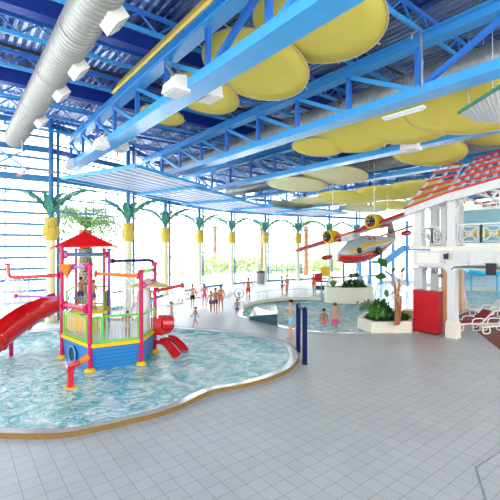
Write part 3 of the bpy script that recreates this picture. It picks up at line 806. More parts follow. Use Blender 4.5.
# second small canopy (yellow) on right
cy = P(148, 278, 14.4)
b = MB(); base = [P(128, 287, 13.6), P(166, 287, 13.9), P(170, 286.5, 15.3), P(132, 286.5, 15.2)]
for i in range(4): b.poly([base[i], base[(i+1) % 4], cy])
o = b.build('small_roof', mat('cream_yellow_fabric', (.82, .66, .3), .7), play); o.modifiers.new('s', 'SOLIDIFY').thickness = .03
MB().cyl(at(P(146, 0, 14.4), .8), at(P(146, 0, 14.4), cy.z-.1), .14, n=14).build('post', M['white'], play)
MB().bar(P(143, 271, dC), P(152, 270, dD), .1, .12).build('cross_beam', M['green'], play)
pipe([P(143, 285, dC), P(154, 282, dD)], .06, M['purple'], 'pipe')
# upper platform
up = [at(PA, 0).lerp(at(PEt, 0), .3), at(PEt, 0), at(PF, 0), at(P(106, 0, 14.6), 0)]
b = MB(); b.prism([(p.x, p.y) for p in up], 1.42, 1.5); b.build('upper_platform', M['yellow'], play)
for p in up: MB().bar(at(p, .82), at(p, 1.45), .08, .08).build('platform_leg', M['green'], play)
b = MB(); q0, q1 = at(P(64, 0, 14.4), .84), at(P(88, 0, 13.9), .84); b.quad_slab([q0, q1, q1+Vector((0, 0, .62)), q0+Vector((0, 0, .62))], .04); b.build('inner_panel', M['yellow'], play)
b = MB(); q0, q1 = at(P(92, 0, 13.9), .84), at(P(99, 0, 14.3), .84); b.quad_slab([q0, q1, q1+Vector((0, 0, .42)), q0+Vector((0, 0, .42))], .04); b.build('inner_panel', M['yellow'], play)
# railings
def railing(a, b_, z0, h, m, mb_, n, name='railing'):
    a = at(a, z0); b_ = at(b_, z0)
    r = []
    up_ = Vector((0, 0, h)); dv = (b_-a).normalized()*.09
    r = [a, a+up_-Vector((0, 0, .1)), a+up_+dv, b_+up_-dv, b_+up_-Vector((0, 0, .1)), b_]
    m1 = MB(); m1.tube(catmull(r, 3, False), .035, 8); m1.bar(a+Vector((0, 0, .08)), b_+Vector((0, 0, .08)), .05)
    f = m1.build(name, m, play, smooth=True)
    m2 = MB()
    for k in range(1, n):
        p = a.lerp(b_, k/n); m2.cyl(p+Vector((0, 0, .08)), p+up_, .008, n=6)
    m2.build('railing_bars', mb_, f)
railing(PA.lerp(PB, .08), PA.lerp(PB, .9), hz1+.06, .82, M['green'], M['greypaint'], 13)
railing(PB.lerp(PC, .06), PB.lerp(PC, .22), hz1+.06, .85, M['green'], M['greypaint'], 3)
railing(PB.lerp(PC, .24), PC.lerp(PB, .06), hz1+.06, .85, M['green'], M['greypaint'], 10)
railing(PC.lerp(PD, .1), PC.lerp(PD, .95), hz1+.06, .8, M['green'], M['greypaint'], 6)
railing(up[0], up[1], 1.5, .8, M['green'], M['greypaint'], 8)
railing(up[1], up[2], 1.5, .8, M['green'], M['greypaint'], 12)
b = MB(); q0, q1 = P(105, 303, 15.2), P(107, 303, 15.8); b.quad_slab([P(104, 292, 15), P(107.5, 290, 16), P(107.5, 309, 16), P(104, 311, 15)], .04); b.build('side_panel', M['green'], play)
c_ = P(75, 298, 15.8); b = MB()
b.tube([c_+Vector((.26*CT*math.cos(2*PI*k/20), -.26*ST*math.cos(2*PI*k/20), .26*math.sin(2*PI*k/20))) for k in range(21)], .025, 6)
for k in range(4): a_ = PI*k/4; dv = Vector((.34*CT*math.cos(a_), -.34*ST*math.cos(a_), .34*math.sin(a_))); b.bar(c_-dv, c_+dv, .03)
b.build('steering_wheel', M['steelblue'], play)
# big red slide: half pipe trough
def trough(path, r, m, name, parent, arc=(195, 345), wall=.03, lips=True, n=14):
    path = [Vector(p) for p in path]; b = MB(); R0 = []; R1 = []
    for i, p in enumerate(path):
        t = (path[min(i+1, len(path)-1)]-path[max(i-1, 0)]).normalized(); x = t.cross(Vector((0, 0, 1))).normalized(); y = x.cross(t)
        for R_, rr in ((R0, r), (R1, r+wall)):
            R_.append([b.bm.verts.new(p+(x*math.cos(math.radians(arc[0]+(arc[1]-arc[0])*k/n))+y*math.sin(math.radians(arc[0]+(arc[1]-arc[0])*k/n)))*rr) for k in range(n+1)])
    for i in range(len(path)-1):
        for R_ in (R0, R1):
            for k in range(n): b.bm.faces.new((R_[i][k], R_[i][k+1], R_[i+1][k+1], R_[i+1][k]))
        for k in (0, n): b.bm.faces.new((R0[i][k], R1[i][k], R1[i+1][k], R0[i+1][k]))
    for i in (0, len(path)-1):
        for k in range(n): b.bm.faces.new((R0[i][k], R0[i][k+1], R1[i][k+1], R1[i][k]))
    o = b.build(name, m, parent, smooth=True)
    for e in (R0, R1): pass
    return o
sl = catmull([P(60, 298, 15.2), P(48, 302, 14.9), P(36, 308, 14.6), P(20, 318, 14.0), P(2, 331, 13.4), P(-16, 345, 12.8), P(-34, 354, 12.4)], 4, False)
sp = trough(sl, .50, M['red'], 'big_slide', play, (160, 380))
for q in (6, 12, 18):
    if q < len(sl)-1:
        p = sl[q]; t = (sl[q+1]-sl[q-1]).normalized(); x = t.cross(Vector((0, 0, 1))).normalized(); y = x.cross(t)
        MB().tube([p+(x*math.cos(math.radians(a_))+y*math.sin(math.radians(a_)))*.55 for a_ in range(160, 381, 20)], .03, 6).build('slide_joint', M['red'], sp)
for s_ in (sl[14], sl[22]): MB().cyl((s_.x, s_.y, -.3), (s_.x, s_.y, s_.z-.5), .07, n=10).build('slide_support', M['pink'], play)
# red bucket and twin small slides at right
c_ = P(161, 325, 14.2)
b = MB(); b.box(c_, (.55, .5, .62), rz=.4); b.cyl(c_+Vector((-.1, -.1, .1)), c_+Vector((.35, -.1, .05)), .3, n=16)
b.build('red_tunnel', M['red'], play)
for off, dd in ((0, 0), (8.5, .9)):
    pth = catmull([P(157+off, 339-off*.35, 13.9+dd), P(164+off, 340-off*.35, 13.75+dd), P(171+off, 347-off*.5, 13.6+dd), P(177+off, 355-off*.55, 13.4+dd)], 4, False)
    b = MB(); A = []; B = []
    for w_ in (0,):
        o = trough(pth, .15, M['red'], 'small_slide', play, (178, 362), .03)
# water curtains / spray umbrella
def sheet(c, r0, r1, z0, z1, name, n=22, arc=(0, 360)):
    b = MB(); L = []
    for k in range(7):
        q = k/6; r = r0+(r1-r0)*math.sin(q*PI/2); z = z1+(z0-z1)*q*q
        L.append([b.bm.verts.new(Vector((c.x+r*math.cos(math.radians(arc[0]+(arc[1]-arc[0])*j/n)), c.y+r*math.sin(math.radians(arc[0]+(arc[1]-arc[0])*j/n)), z))) for j in range(n+1)])
    for i in range(6):
        for j in range(n): b.bm.faces.new((L[i][j], L[i][j+1], L[i+1][j+1], L[i+1][j]))
    return b.build(name, M['spray'], play, smooth=True)
sheet(at(P(127, 0, 16.5), 0), .05, .8, .9, 3.3, 'water_umbrella')
MB().cyl(at(P(127, 0, 16.5), .8), at(P(127, 0, 16.5), 3.3), .05, n=10).build('post', M['white'], play)
MB().bar(P(112, 293, 16), P(123, 291, 16), .06).build('pipe', M['navy'], play)
sheet(at(P(14, 0, 17.3), 0), .1, .8, .05, 2.6, 'water_umbrella')
# water cannon in front
G0 = G(70.5, 389)
can = empty('water_cannon', (G0.x, G0.y, 0), 'red water cannon pipe with orange nozzle standing in the pool before the blue hull', 'water cannon')
dG = G0.x*ST+G0.y*CT
MB().lathe(at(G0, -.3), [(.2, 0), (.2, .34), (.16, .37)], 14).build('base', M['yellow'], can)
MB().tube(catmull([at(G0, 0), at(G0, zof(372, G0)), P(71, 366, dG), P(75, 364, dG), P(79, 362.5, dG+.05)], 4, False), .085, 12).build('pipe', M['red'], can, smooth=True)
MB().cyl(P(79, 362.5, dG+.05), P(88, 357, dG+.25), .075, .1, n=14).build('nozzle', M['orange'], can)
MB().lathe(at(G0, zof(370, G0)), [(.12, 0), (.12, .08), (.09, .12)], 12).build('flange', M['red'], can)
c_ = P(64.5, 367, dG-.05); b = MB()
b.tube([c_+Vector((.03*math.cos(0), .15*math.cos(2*PI*k/16), .15*math.sin(2*PI*k/16))) for k in range(17)], .016, 6)
for k in range(3): a_ = PI*k/3; b.bar(c_-Vector((0, .14*math.cos(a_), .14*math.sin(a_))), c_+Vector((0, .14*math.cos(a_), .14*math.sin(a_))), .015)
b.bar(c_, P(70, 368, dG), .03); b.build('hand_wheel', M['steel'], can)

# ------------------------------------------------------------------ navy gate posts
for (u, v, vt, lab) in ((298.3, 352, 303, 'left padded navy post standing on the tiles near the pool edge'), (304.8, 364, 307, 'right padded navy post, nearest, on the tiles by the splash pool tip')):
    g = G(u, v); t = empty('padded_post', g, lab, 'post', 'navy padded posts')
    h_ = zof(vt, g)
    MB().lathe(g, [(.085, .02), (.085, h_-.1), (.07, h_-.03), (.02, h_)], 16).build('padding', M['navy'], t, smooth=True)
    MB().lathe(g, [(.1, 0), (.1, .03), (.088, .03), (.088, .05)], 16).build('foot_plate', M['black'], t)
ga, gb = G(298.3, 352), G(304.8, 364)
o = MB().bar(at(ga, zof(304.5, ga)), at(gb, zof(313, gb)), .05, .09).build('connecting_bar', M['black'], origin=at(ga, zof(313, gb))); tag(o, 'short black bar joining the tops of the two navy posts', 'bar')

# ------------------------------------------------------------------ curved rim and rails of the far pool
rim = [G(243, 309.5), G(252, 305.5), G(265, 302.5), G(282, 300.8), G(300, 300), G(312, 300.2), G(321, 300.5)]
rc_ = catmull(rim, 6, False)
b = MB(); nn = len(rc_)
out_ = [p+Vector((ST, CT, 0))*.45 for p in rc_]
z1s = [.35]*nn
A = [at(p, 0) for p in rc_]; B = [at(p, .24) for p in rc_]; D = [at(p, .24) for p in out_]; E = [at(p, 0) for p in out_]
b.strip(A, B); b.strip(B, D); b.strip(D, E); b.strip(E, A); b.poly([A[0], B[0], D[0], E[0]]); b.poly([A[-1], B[-1], D[-1], E[-1]])
bmesh.ops.remove_doubles(b.bm, verts=b.bm.verts[:], dist=.001)
o = b.build('curved_wall', M['coping'], origin=rc_[0]); tag(o, 'low curved cream wall along the far side of the swimming pool', 'wall')
def handrail(pts, h, lab, n=5, name='handrail'):
    t = empty(name, pts[0], lab, 'handrail')
    b = MB(); b.tube([p+Vector((0, 0, h)) for p in pts], .022, 6); b.build('rail', M['steel'], t, smooth=True)
    for k in range(n):
        i = int(k*(len(pts)-1)/(n-1)); MB().cyl(pts[i], pts[i]+Vector((0, 0, h)), .018, n=6).build('baluster', M['steel'], t)
handrail([at(p, .24) for p in [r.lerp(o_, .5) for r, o_ in zip(rc_, out_)]], .55, 'long steel handrail on the curved cream wall behind the pool', 9)
hr = [G(278, 327), G(279, 326)]
b = MB(); q0 = G(278, 328); q1 = G(287, 322.5)
t = empty('handrail', q0, 'bent steel handrail at the pool steps beside the man in light blue trunks', 'handrail')
MB().tube(catmull([q0, at(q0, .9), at(q0, 1.02)+(q1-q0)*.1, at(q1, .55)+Vector((.25, -.2, .1)), ], 4, False), .022, 8).build('rail', M['steel'], t, smooth=True)
# lower slanted stone tile band at pool's left tip
# ------------------------------------------------------------------ planters
def leaf_shape(b, base, dirv, L, w, bend=.35, n=5, face=None):
    dirv = Vector(dirv).normalized(); side = dirv.cross(Vector(face) if face else Vector((0, 0, 1)))
    if side.length < .1: side = Vector((1, 0, 0))
    side.normalize(); A = []; B = []
    for k in range(n+1):
        q = k/n; p = base+dirv*L*q+Vector((0, 0, -bend*L*q*q)); ww = w*math.sin(PI*(q*.92+.06))
        A.append(p+side*ww); B.append(p-side*ww)
    b.strip(A, B)
# hexagonal planter
hexv = [(357, 319.5), (370, 334.0), (394, 337), (413, 331.5), (413, 324), (385, 318)]
hexb = [G(358, 328), G(372, 333.5), G(411, 332.5), G(416, 326), G(404, 321), G(366, 321.5)]
cenh = sum(hexb, Vector())/6
pl = empty('planter', cenh, 'white faceted planter with dark shrubs and a tall big-leaved plant in front of the pool', 'planter')
topl = [cenh+(p-cenh)*1.02 for p in hexb]; inn = [cenh+(p-cenh)*.86 for p in hexb]
b = MB(); b.ring([Vector((p.x, p.y, 0)) for p in inn], [Vector((p.x, p.y, 0)) for p in topl], 0, .52); b.build('pot', M['coping'], pl)
b = MB(); b.prism([(p.x, p.y) for p in inn], .3, .42); b.build('soil', M['soil'], pl)
o = MB(); 
pt = empty('shrub_bed', at(cenh, .42), 'dark green mixed shrubs growing in the white faceted planter', 'shrub')
b = MB(); bush(b, at(cenh, .42), (1.15, 1.0, .45), 900, .09, 21); b.build('low_leaves', M['leaf'], pt)
b = MB(); bush(b, P(381, 314, 17.6), (.5, .5, .75), 420, .12, 22); b.build('tall_leaves', M['leaf'], pt)
b = MB(); bush(b, P(377, 316, 17.0), (.35, .35, .5), 160, .12, 25); b.build('bright_leaves', M['leaf_bright'], pt)
b = MB(); bush(b, P(368, 310, 17.6), (.5, .3, .5), 120, .1, 26); b.build('thin_leaves', M['frond'], pt)
bp_ = empty('bird_of_paradise_plant', at(P(397, 0, 17.2), .42), 'tall plant with reddish stems and large green paddle leaves in the faceted planter', 'plant')
for k, (u, v) in enumerate([(395, 285), (399, 283), (397, 290), (401, 296)]):
    a_ = at(P(396+k*.9, 0, 17.2+.1*k), .42); MB().tube([a_, (a_+P(u, v, 17.3))/2+Vector((.03, 0, 0)), P(u, v, 17.3)], .05, 7, radii=[.07, .055, .04]).build('stem', M['stem'], bp_)
for (u, v, du, dv, L, w_) in [(387, 267, -9, -11, .75, .17), (386, 277, -11, -3, .6, .17), (392, 272, 2, -4, .4, .1), (387, 297, -1, -10, .5, .11), (401, 273, 3, -6, .45, .08)]:
    a_ = P(u, v, 17.2); e_ = P(u+du, v+dv, 17.0); b = MB(); dirv = (e_-a_)
    leaf_shape(b, a_, dirv, L, w_, .15, 5, (ST, CT, .3)); o = b.build('leaf', M['leaf_bright'] if du > -5 else M['leaf'], bp_); o.modifiers.new('s', 'SOLIDIFY').thickness = .01
    MB().tube([P(397, 292, 17.3), (P(397, 292, 17.3)+a_)/2+Vector((0, 0, .05)), a_], .018, 5).build('leaf_stalk', M['stem'], bp_)
random.seed(5); b = MB()
for k in range(16):
    u = random.uniform(390, 408); v = random.uniform(268, 300); a_ = P(u, v, 17.2+random.uniform(-.2, .2))
    leaf_shape(b, a_, (random.uniform(-1, 1), random.uniform(-1, 1), random.uniform(-.8, .6)), random.uniform(.25, .5), .05, .3)
    b.tube([P(397, 295, 17.3), a_], .01, 4)
b.build('dry_leaves', M['driedleaf'], bp_)
# round planter on the rim
b0, b1, t0, t1, k0, k1 = G(250, 319.5), G(278, 326.5), P(250, 316, F*H/73.5), P(278, 313.5, F*H/80.5), P(254, 306.5, 25), P(276, 304.5, 25.5)
tw = empty('sloping_pool_platform', (b0+b1)/2, 'pale sloping platform with dark teal side at the left tip of the swimming pool', 'platform')
b = MB(); b.quad_slab([t0, t1, k1, k0], -.06); b.build('platform_top', M['wettile'], tw)
nb_ = Vector((ST, CT, 0))*.08
b = MB(); b.quad_slab([at(b0, -.2)+nb_, at(b1, -.2)+nb_, t1+nb_*.5+Vector((0, 0, -.03)), t0+nb_*.5+Vector((0, 0, -.03))], .05); b.build('tiled_side', mat('dark_teal_tiles', (.012, .065, .085), .3, 0, .6, 12), tw)
cr_ = P(349, 0, 27.2); cr_.z = 0
pr = empty('round_planter', cr_, 'long rounded cream planter on the pool rim under the seaplane', 'planter')
b = MB(); lo_ = [Vector((cr_.x+(1.75*math.cos(a_)*CT-.8*math.sin(a_)*ST*-1), cr_.y+(-1.75*math.cos(a_)*ST+.8*math.sin(a_)*CT), 0)) for a_ in [2*PI*k/28 for k in range(28)]]
b.ring(offset_loop(lo_, -.15), lo_, 0, 1.1); b.build('pot', M['coping'], pr, smooth=False)
b = MB(); b.prism([(p.x, p.y) for p in offset_loop(lo_, -.15)], .7, .98); b.build('soil', M['soil'], pr)
t = empty('shrub_bed', at(cr_, .98), 'dark low shrubs in the rounded planter under the seaplane', 'shrub')
b = MB(); bush(b, at(cr_, 1.0)+Vector((.3, -.2, 0)), (1.0, .8, .7), 500, .13, 31); b.build('low_leaves', M['leaf'], t)
b = MB(); bush(b, at(P(354, 0, 27.2), 1.8), (.35, .35, .35), 60, .15, 32); b.build('tall_leaves', M['leaf'], t)
t = empty('young_palm', at(P(344, 0, 27.2), .98), 'young palm with slim trunk and green leaves in the rounded planter', 'palm')
MB().tube([at(P(344, 0, 27.2), .98), at(P(343.5, 0, 27.2), 2.2), P(344, 262, 27.2)], .07, 7).build('trunk', M['stem'], t)
for k, (du, dv) in enumerate([(-6, -14), (-2, -16), (5, -9), (-9, -4), (8, -2), (2, -12), (-7, -9)]):
    a_ = P(344, 262, 27.2); e_ = P(344+du, 262+dv, 27+.3*(k % 3-1)); b = MB(); leaf_shape(b, a_, e_-a_, (e_-a_).length, .2 if k < 3 else .09, .15, 5, (ST, CT, .2))
    b.build('leaf', M['leaf_bright'], t).modifiers.new('s', 'SOLIDIFY').thickness = .01
# small grey-green tuft between
c_ = at(P(333, 0, 27), .98); t = MB()
for k in range(16):
    a_ = k*.39; leaf_shape(t, c_, (math.cos(a_)*.5, math.sin(a_)*.5, 1), 1.3, .04, .35)
o = t.build('agave_tuft', M['frond'], origin=c_); tag(o, 'spiky grey green tuft at the left end of the rounded planter', 'plant')

# ------------------------------------------------------------------ red cabinet
cb = [onX(414.5, 330, 17.2), onX(438.5, 333, 17.2)]
y0c, y1c = sorted((cb[0].y, cb[1].y)); x0c = 17.05
cab = empty('red_cabinet', (x0c+.3, (y0c+y1c)/2, 0), 'tall bright red cabinet standing beside the white house posts', 'cabinet')
hc = 1.9
b = MB(); b.box((x0c+.3, (y0c+y1c)/2, hc/2+.03), (.55, y1c-y0c, hc-.06)); b.build('body', M['redcab'], cab)
MB().box((x0c+.29, (y0c+y1c)/2, hc+.02), (.62, y1c-y0c+.06, .05)).build('top', M['redcab'], cab)
MB().box((x0c+.3, (y0c+y1c)/2, .04), (.5, y1c-y0c-.06, .08)).build('plinth', M['black'], cab)
MB().box((x0c+.015, (y0c+y1c)/2, hc/2+.05), (.03, y1c-y0c-.1, hc-.25)).build('door', M['redcab'], cab)
# brown box behind planter
g = G(411.5, 328); o = MB().box((g.x+.4, g.y+.3, .4), (.6, .5, .8)).build('cardboard_box', M['tan'], origin=(g.x+.4, g.y+.3, 0)); tag(o, 'tan box between the faceted planter and the red cabinet', 'box')

# ------------------------------------------------------------------ white house with balcony
HX = 17.4
hb = (HX, 7.7)
def hpost(u, v, z0, z1, w_, lab, m=None, basem=None, name='house_post'):
    g = G(u, v); t = empty(name, g, lab, 'post', 'posts of the white house')
    MB().box(at(g, (z1+.6)/2), (w_, w_, z1-.6)).build('shaft', m or M['white'], t)
    MB().box(at(g, .33), (w_*1.35, w_*1.35, .66)).build('plinth', basem or M['coping'], t)
    MB().box(at(g, .7), (w_*1.18, w_*1.18, .08)).build('moulding', basem or M['coping'], t)
    MB().box(at(g, z1-.06), (w_*1.25, w_*1.25, .12)).build('capital', m or M['white'], t)
    return g
hpost(453, 337.5, 0, 2.95, .34, 'front white house post with cream foot, nearest the camera')
hpost(445, 327, 0, 2.95, .26, 'cream house post with its shade painted tan, just left of the front white post', M['tan'], M['tan'])
hpost(460.5, 311, 0, 2.9, .28, 'cream house post with its shade painted tan, behind the front one, next to the teal pool', M['tan'], M['tan'])
hpost(420, 328.5, 0, 2.95, .42, 'wide white house pier behind the red cabinet')
hpost(434.5, 323, 0, 2.95, .3, 'slim white house pier right of the red cabinet top')
def ln(u, z): p = onX(u, 250, HX); return Vector((HX, p.y, z))
house = empty('balcony_house', (19, 6.5, 0), 'white two-storey beach house with lattice balcony rail and red slatted roof at right', 'house')
# fascia blocks
yL = ln(415, 0).y; yM = ln(446, 0).y; yR = 2.0
fx = HX-.2
b = MB(); b.box((fx+.15, (yL+yM)/2, 3.42), (.3, yL-yM, .72)); b.box((fx+2.4, yL-.1, 3.42), (4.5, .25, .72))
b.build('left_fascia', M['white'], house)
b = MB(); b.box((fx+.12, (yL+yM)/2, 3.45), (.26, yL-yM-.4, .45)); b.build('left_fascia_panel', M['lampbox'], house)
# arched front fascia
b = MB(); n = 24; y0_, y1_ = yM, yR
def zb_(y):
    q = (yM-y)/(3.2); q = q-math.floor(q)
    return 2.98+.0*q+.22*math.sin(PI*q)**.6 if .1 < q < .98 else 2.95
ys = [yM+(yR-yM)*k/60 for k in range(61)]
for sx in (fx-.05, fx+.2):
    b.strip([(sx, y, zb_(y)) for y in ys], [(sx, y, 3.85) for y in ys])
b.strip([(fx-.05, y, zb_(y)) for y in ys], [(fx+.2, y, zb_(y)) for y in ys])
b.poly([(fx-.05, yM, 2.95), (fx+.2, yM, 2.95), (fx+.2, yM, 3.85), (fx-.05, yM, 3.85)])
b.build('arched_fascia', M['white'], house)
b = MB(); b.box((fx-.06, (yM+yR)/2, 3.80), (.08, yM-yR, .1)); b.box((fx-.06, (yM+yR)/2, 3.28), (.05, yM-yR, .05))
for y in (yM-.05, yM-1.05, yM-2.1, yM-3.15): b.box((fx-.06, y, 3.5), (.05, .08, .6))
b.build('fascia_trim', M['white'], house)
b = MB(); b.prism([(HX-.35, yL+.1), (HX+4.5, yL+.1), (HX+4.5, yR), (HX-.35, yR)], 3.86, 4.0); b.build('balcony_floor', M['coping'], house)
# upper posts
def upost(u, X, w_, z1, lab=None):
    p = onX(u, 250, X); b = MB(); b.box((X, p.y, (4+z1)/2), (w_, w_, z1-4)); b.box((X, p.y, 4.12), (w_*1.25, w_*1.25, .24)); b.box((X, p.y, z1-.1), (w_*1.25, w_*1.25, .16))
    b.build('upper_post', M['white'], house); return Vector((X, p.y, 0))
u1 = upost(419.5, HX, .36, 5.95); u2 = upost(435, HX+1.6, .34, 6.0); u3 = upost(444.5, HX+.8, .26, 6.2); u4 = upost(453, HX-.0, .34, 6.35); u5 = upost(460, HX+1.2, .24, 6.3); u6 = upost(520, HX, .34, 6.9)
# railings with x lattice
def lattice(a, b_, z0, h, n, pname='lattice_rail'):
    a = at(a, z0); b_ = at(b_, z0); m_ = MB(); U = Vector((0, 0, 1))
    m_.bar(a+U*h, b_+U*h, .06, .07); m_.bar(a+U*.1, b_+U*.1, .05, .06)
    for k in range(n):
        p = a.lerp(b_, k/n); q = a.lerp(b_, (k+1)/n); g = (q-p)*.12
        m_.bar(p+U*.1, p+U*h, .045); m_.bar(q+U*.1, q+U*h, .045)
        l0, r0, l1, r1 = p+g+U*.2, q-g+U*.2, p+g+U*(h-.1), q-g+U*(h-.1)
        for s, e in ((l0, r0), (r0, r1), (r1, l1), (l1, l0), (l0, r1), (r0, l1)): m_.bar(s, e, .038)
        c = (l0+r1)/2; s1 = (r0-l0)*.22; s2 = (l1-l0)*.22
        for s, e in ((c-s1, c-s2), (c-s2, c+s1), (c+s1, c+s2), (c+s2, c-s1)): m_.bar(s, e, .038)
    m_.build(pname, M['white'], house)
lattice(Vector((HX-.1, u4.y-.25, 0)), Vector((HX-.1, yR, 0)), 4.0, .92, 6)
lattice(Vector((HX-.1, yL-.3, 0)), Vector((HX-.1, u4.y+.3, 0)), 4.0, .85, 2)
lattice(Vector((HX-.1, yL, 0)), Vector((HX+3.5, yL, 0)), 4.0, .85, 4)
# eave beam and scroll brackets
def eav(u, v, X=HX-.35): return onX(u, v, X)
E0, E1, E2 = eav(405, 209.5), eav(448, 193.5), eav(506, 177)
b = MB(); b.bar(E0+Vector((0, 0, -.16)), E1+Vector((0, 0, -.16)), .16, .3); b.bar(E1+Vector((0, 0, -.18)), E2+Vector((0, 0, -.18)), .16, .34); b.build('eave_beam', M['white'], house)
b = MB(); b.bar(E0, E1, .12, .07); b.bar(E1, E2, .12, .07); b.build('eave_edge', M['redwood'], house)
def roofpatch(A, B, Cc, D, rows, cols, nm):
    # battens parallel to AB, rafters from AB to DC
    f = MB()
    for k in range(cols+1):
        q = k/cols; f.bar(A.lerp(B, q), D.lerp(Cc, q), .11, .07)
    f.build(nm+'_rafters', M['white'], house)
    f = MB()
    for k in range(rows+1):
        q = k/rows; f.bar(A.lerp(D, q)+Vector((0, 0, .05)), B.lerp(Cc, q)+Vector((0, 0, .05)), .13, .10)
    f.build(nm+'_battens', M['redwood'], house)
roofpatch(E1, E2, P(512, 148, 17.5), P(474, 161, 18.5), 5, 5, 'front_roof')
roofpatch(E0, E1, P(462, 165, 18.8), P(441, 166, 20.2), 5, 2, 'left_roof')
for uu, sg in ((455, -1), (500, 1)):
    b = MB()
    p = onX(uu, 200, HX-.1); zt_ = 6.2
    for a_, r_ in ((0, .34), (.0, .22)):
        b.tube([Vector((HX-.1, p.y+sg*(r_*math.sin(q)), zt_-.02-r_*1.6*(1-math.cos(q))*.9)) for q in [PI/2*k/8 for k in range(9)]], .03, 6)
    b.bar((HX-.1, p.y, zt_), (HX-.1, p.y+sg*.65, zt_+.1), .05); b.bar((HX-.1, p.y, zt_), (HX-.1, p.y, zt_-.7), .05)
    b.bar((HX-.1, p.y+sg*.02, zt_-.65), (HX-.1, p.y+sg*.6, zt_+.05), .04)
    b.build('scroll_bracket', M['white'], house)
# back wall of balcony: pale blue with yellow band, pergola slats
b = MB(); b.box((HX+3.6, 5.1, 4.95), (.1, 9.6, 1.75)); b.build('back_wall', M['panelblue'], house)
b = MB(); b.box((HX+3.5, 5.0, 4.62), (.1, 9.2, .28)); b.build('yellow_band', M['sail'], house)
b = MB()
for k in range(7): b.bar((HX+.1, 7.6-.85*k, 6.2), (HX+3.6, 7.4-.85*k, 5.9), .07, .1)
b.build('pergola_slat', M['white'], house)
b = MB()
for k in range(4): b.bar((HX+.6+.9*k, 7.8, 6.2-.08*k), (HX+.6+.9*k, 2, 6.6-.08*k), .08, .08)
b.build('pergola_batten', M['redwood'], house)
b = MB(); b.prism([(HX+.2, yL), (HX+3.6, yL), (HX+3.6, yR), (HX+.2, yR)], 2.98, 3.05); b.build('soffit', M['white'], house)
# speakers
def speaker(u, v, X, s, lab):
    c = onX(u, v, X); t = empty('loudspeaker', c, lab, 'speaker', 'black loudspeakers on the white house')
    MB().box(c, (.3*s, .36*s, .46*s), rz=.3).build('cabinet', M['black'], t)
    MB().box(c+Vector((-.15*s, -.04*s, 0)), (.02, .3*s, .4*s), rz=.3).build('grille_cloth', M['conduit'], t)
    MB().bar(c+Vector((0, 0, 0)), c+Vector((.3, 0, .2)), .04).build('bracket', M['black'], t)
speaker(491, 269, 16.9, 1.0, 'large black loudspeaker under the arched fascia at the right edge')
speaker(446, 256.5, 16.95, .5, 'small black loudspeaker on the corner of the fascia')
# small hanging lamps under left fascia
for (u, v, lab) in ((433.5, 271, 'small dark lamp hanging under the left fascia, left one'), (441, 275, 'small dark lamp hanging under the left fascia, right one')):
    c = onX(u, v, HX+.3); t = empty('hanging_lamp', c, lab, 'lamp', 'hanging lamps under the balcony')
    MB().lathe(c+Vector((0, 0, -.12)), [(.12, 0), (.1, .12), (.04, .2)], 10).build('lamp_shade', M['grille'], t)
    MB().cyl(c, (c.x, c.y, 3.0), .01, n=5).build('cord', M['black'], t)

# corrugated awning at upper right
a0, a1, a2, a3 = P(458, 113, 11.2), P(520, 74, 9.2), P(524, 126, 10.6), P(474, 121.5, 12.0)
aw = empty('corrugated_awning', a0, 'white corrugated awning with a green edge at the upper right', 'awning')
b = MB(); n = 40; A = []; B = []
for k in range(n+1):
    q = k/n; off = Vector((0, 0, .035*math.sin(k*PI/1.5))); A.append(a0.lerp(a3, 0)+(a1-a0)*q+off); B.append(a3+(a2-a3)*q+off)
b.strip(A, B); o = b.build('corrugated_sheet', M['white'], aw); o.modifiers.new('s', 'SOLIDIFY').thickness = .015
b = MB(); b.bar(a0, a1, .05, .09); b.build('green_edge', M['green_metal'], aw)
b = MB()
for q in (.2, .6, .95): p = a0.lerp(a1, q); b.cyl(p, (p.x, p.y, 10.6), .012, n=5)
for q in (.2, .9): p = a3.lerp(a2, q); b.cyl(p, (p.x, p.y, 10.6), .012, n=5)
b.build('hanging_wire', M['steel'], aw)

# ------------------------------------------------------------------ loungers
def lounger(loc, rz, lab, cushion=None):
    t = empty('sun_lounger', loc, lab, 'sun lounger', 'white plastic sun loungers under the balcony', rz)
    # local build, root loc removed because parts are local
    def L(b, name, m, smooth=False):
        bmesh.ops.recalc_face_normals(b.bm, faces=b.bm.faces[:]); me = bpy.data.meshes.new(name); b.bm.to_mesh(me); b.bm.free(); me.materials.append(m)
        o = bpy.data.objects.new(name, me); C.objects.link(o); o.parent = t
        return o
    b = MB()
    for s in (-.32, .32): b.tube(catmull([(-.05, s, .3), (.5, s, .34), (1.2, s, .34), (1.35, s, .36)], 4, False), .035, 8)
    for k in range(12): b.box((.02+k*.11, 0, .33), (.06, .62, .02))
    L(b, 'seat', M['white_plastic'])
    b = MB()
    for s in (-.32, .32): b.bar((1.25, s, .34), (1.85, s, .88), .06, .05)
    for k in range(7): q = k/6; b.box((1.28+.56*q, 0, .37+.51*q), (.07, .62, .025), rot=Matrix.Rotation(-.73, 4, 'Y'))
    L(b, 'backrest', M['white_plastic'])
    for x in (.15, 1.35):
        for s in (-.32, .32):
            b = MB(); b.tube(catmull([(x-.14, s, .33), (x-.16, s, .1), (x-.06, s, .03), (x+.12, s, .03), (x+.2, s, .12), (x+.16, s, .33)], 3, False), .03, 7); L(b, 'leg', M['white_plastic'])
    for s in (-.36, .36):
        b = MB(); b.tube(catmull([(.75, s, .36), (.85, s, .56), (1.25, s, .58), (1.45, s, .5)], 3, False), .03, 7); L(b, 'armrest', M['white_plastic'])
    if cushion:
        b = MB(); b.box((.62, 0, .37), (1.2, .56, .05)); L(b, 'cushion', cushion)
        b = MB(); b.box((1.53, 0, .66), (.75, .56, .05), rot=Matrix.Rotation(-.73, 4, 'Y')); L(b, 'back_cushion', cushion)
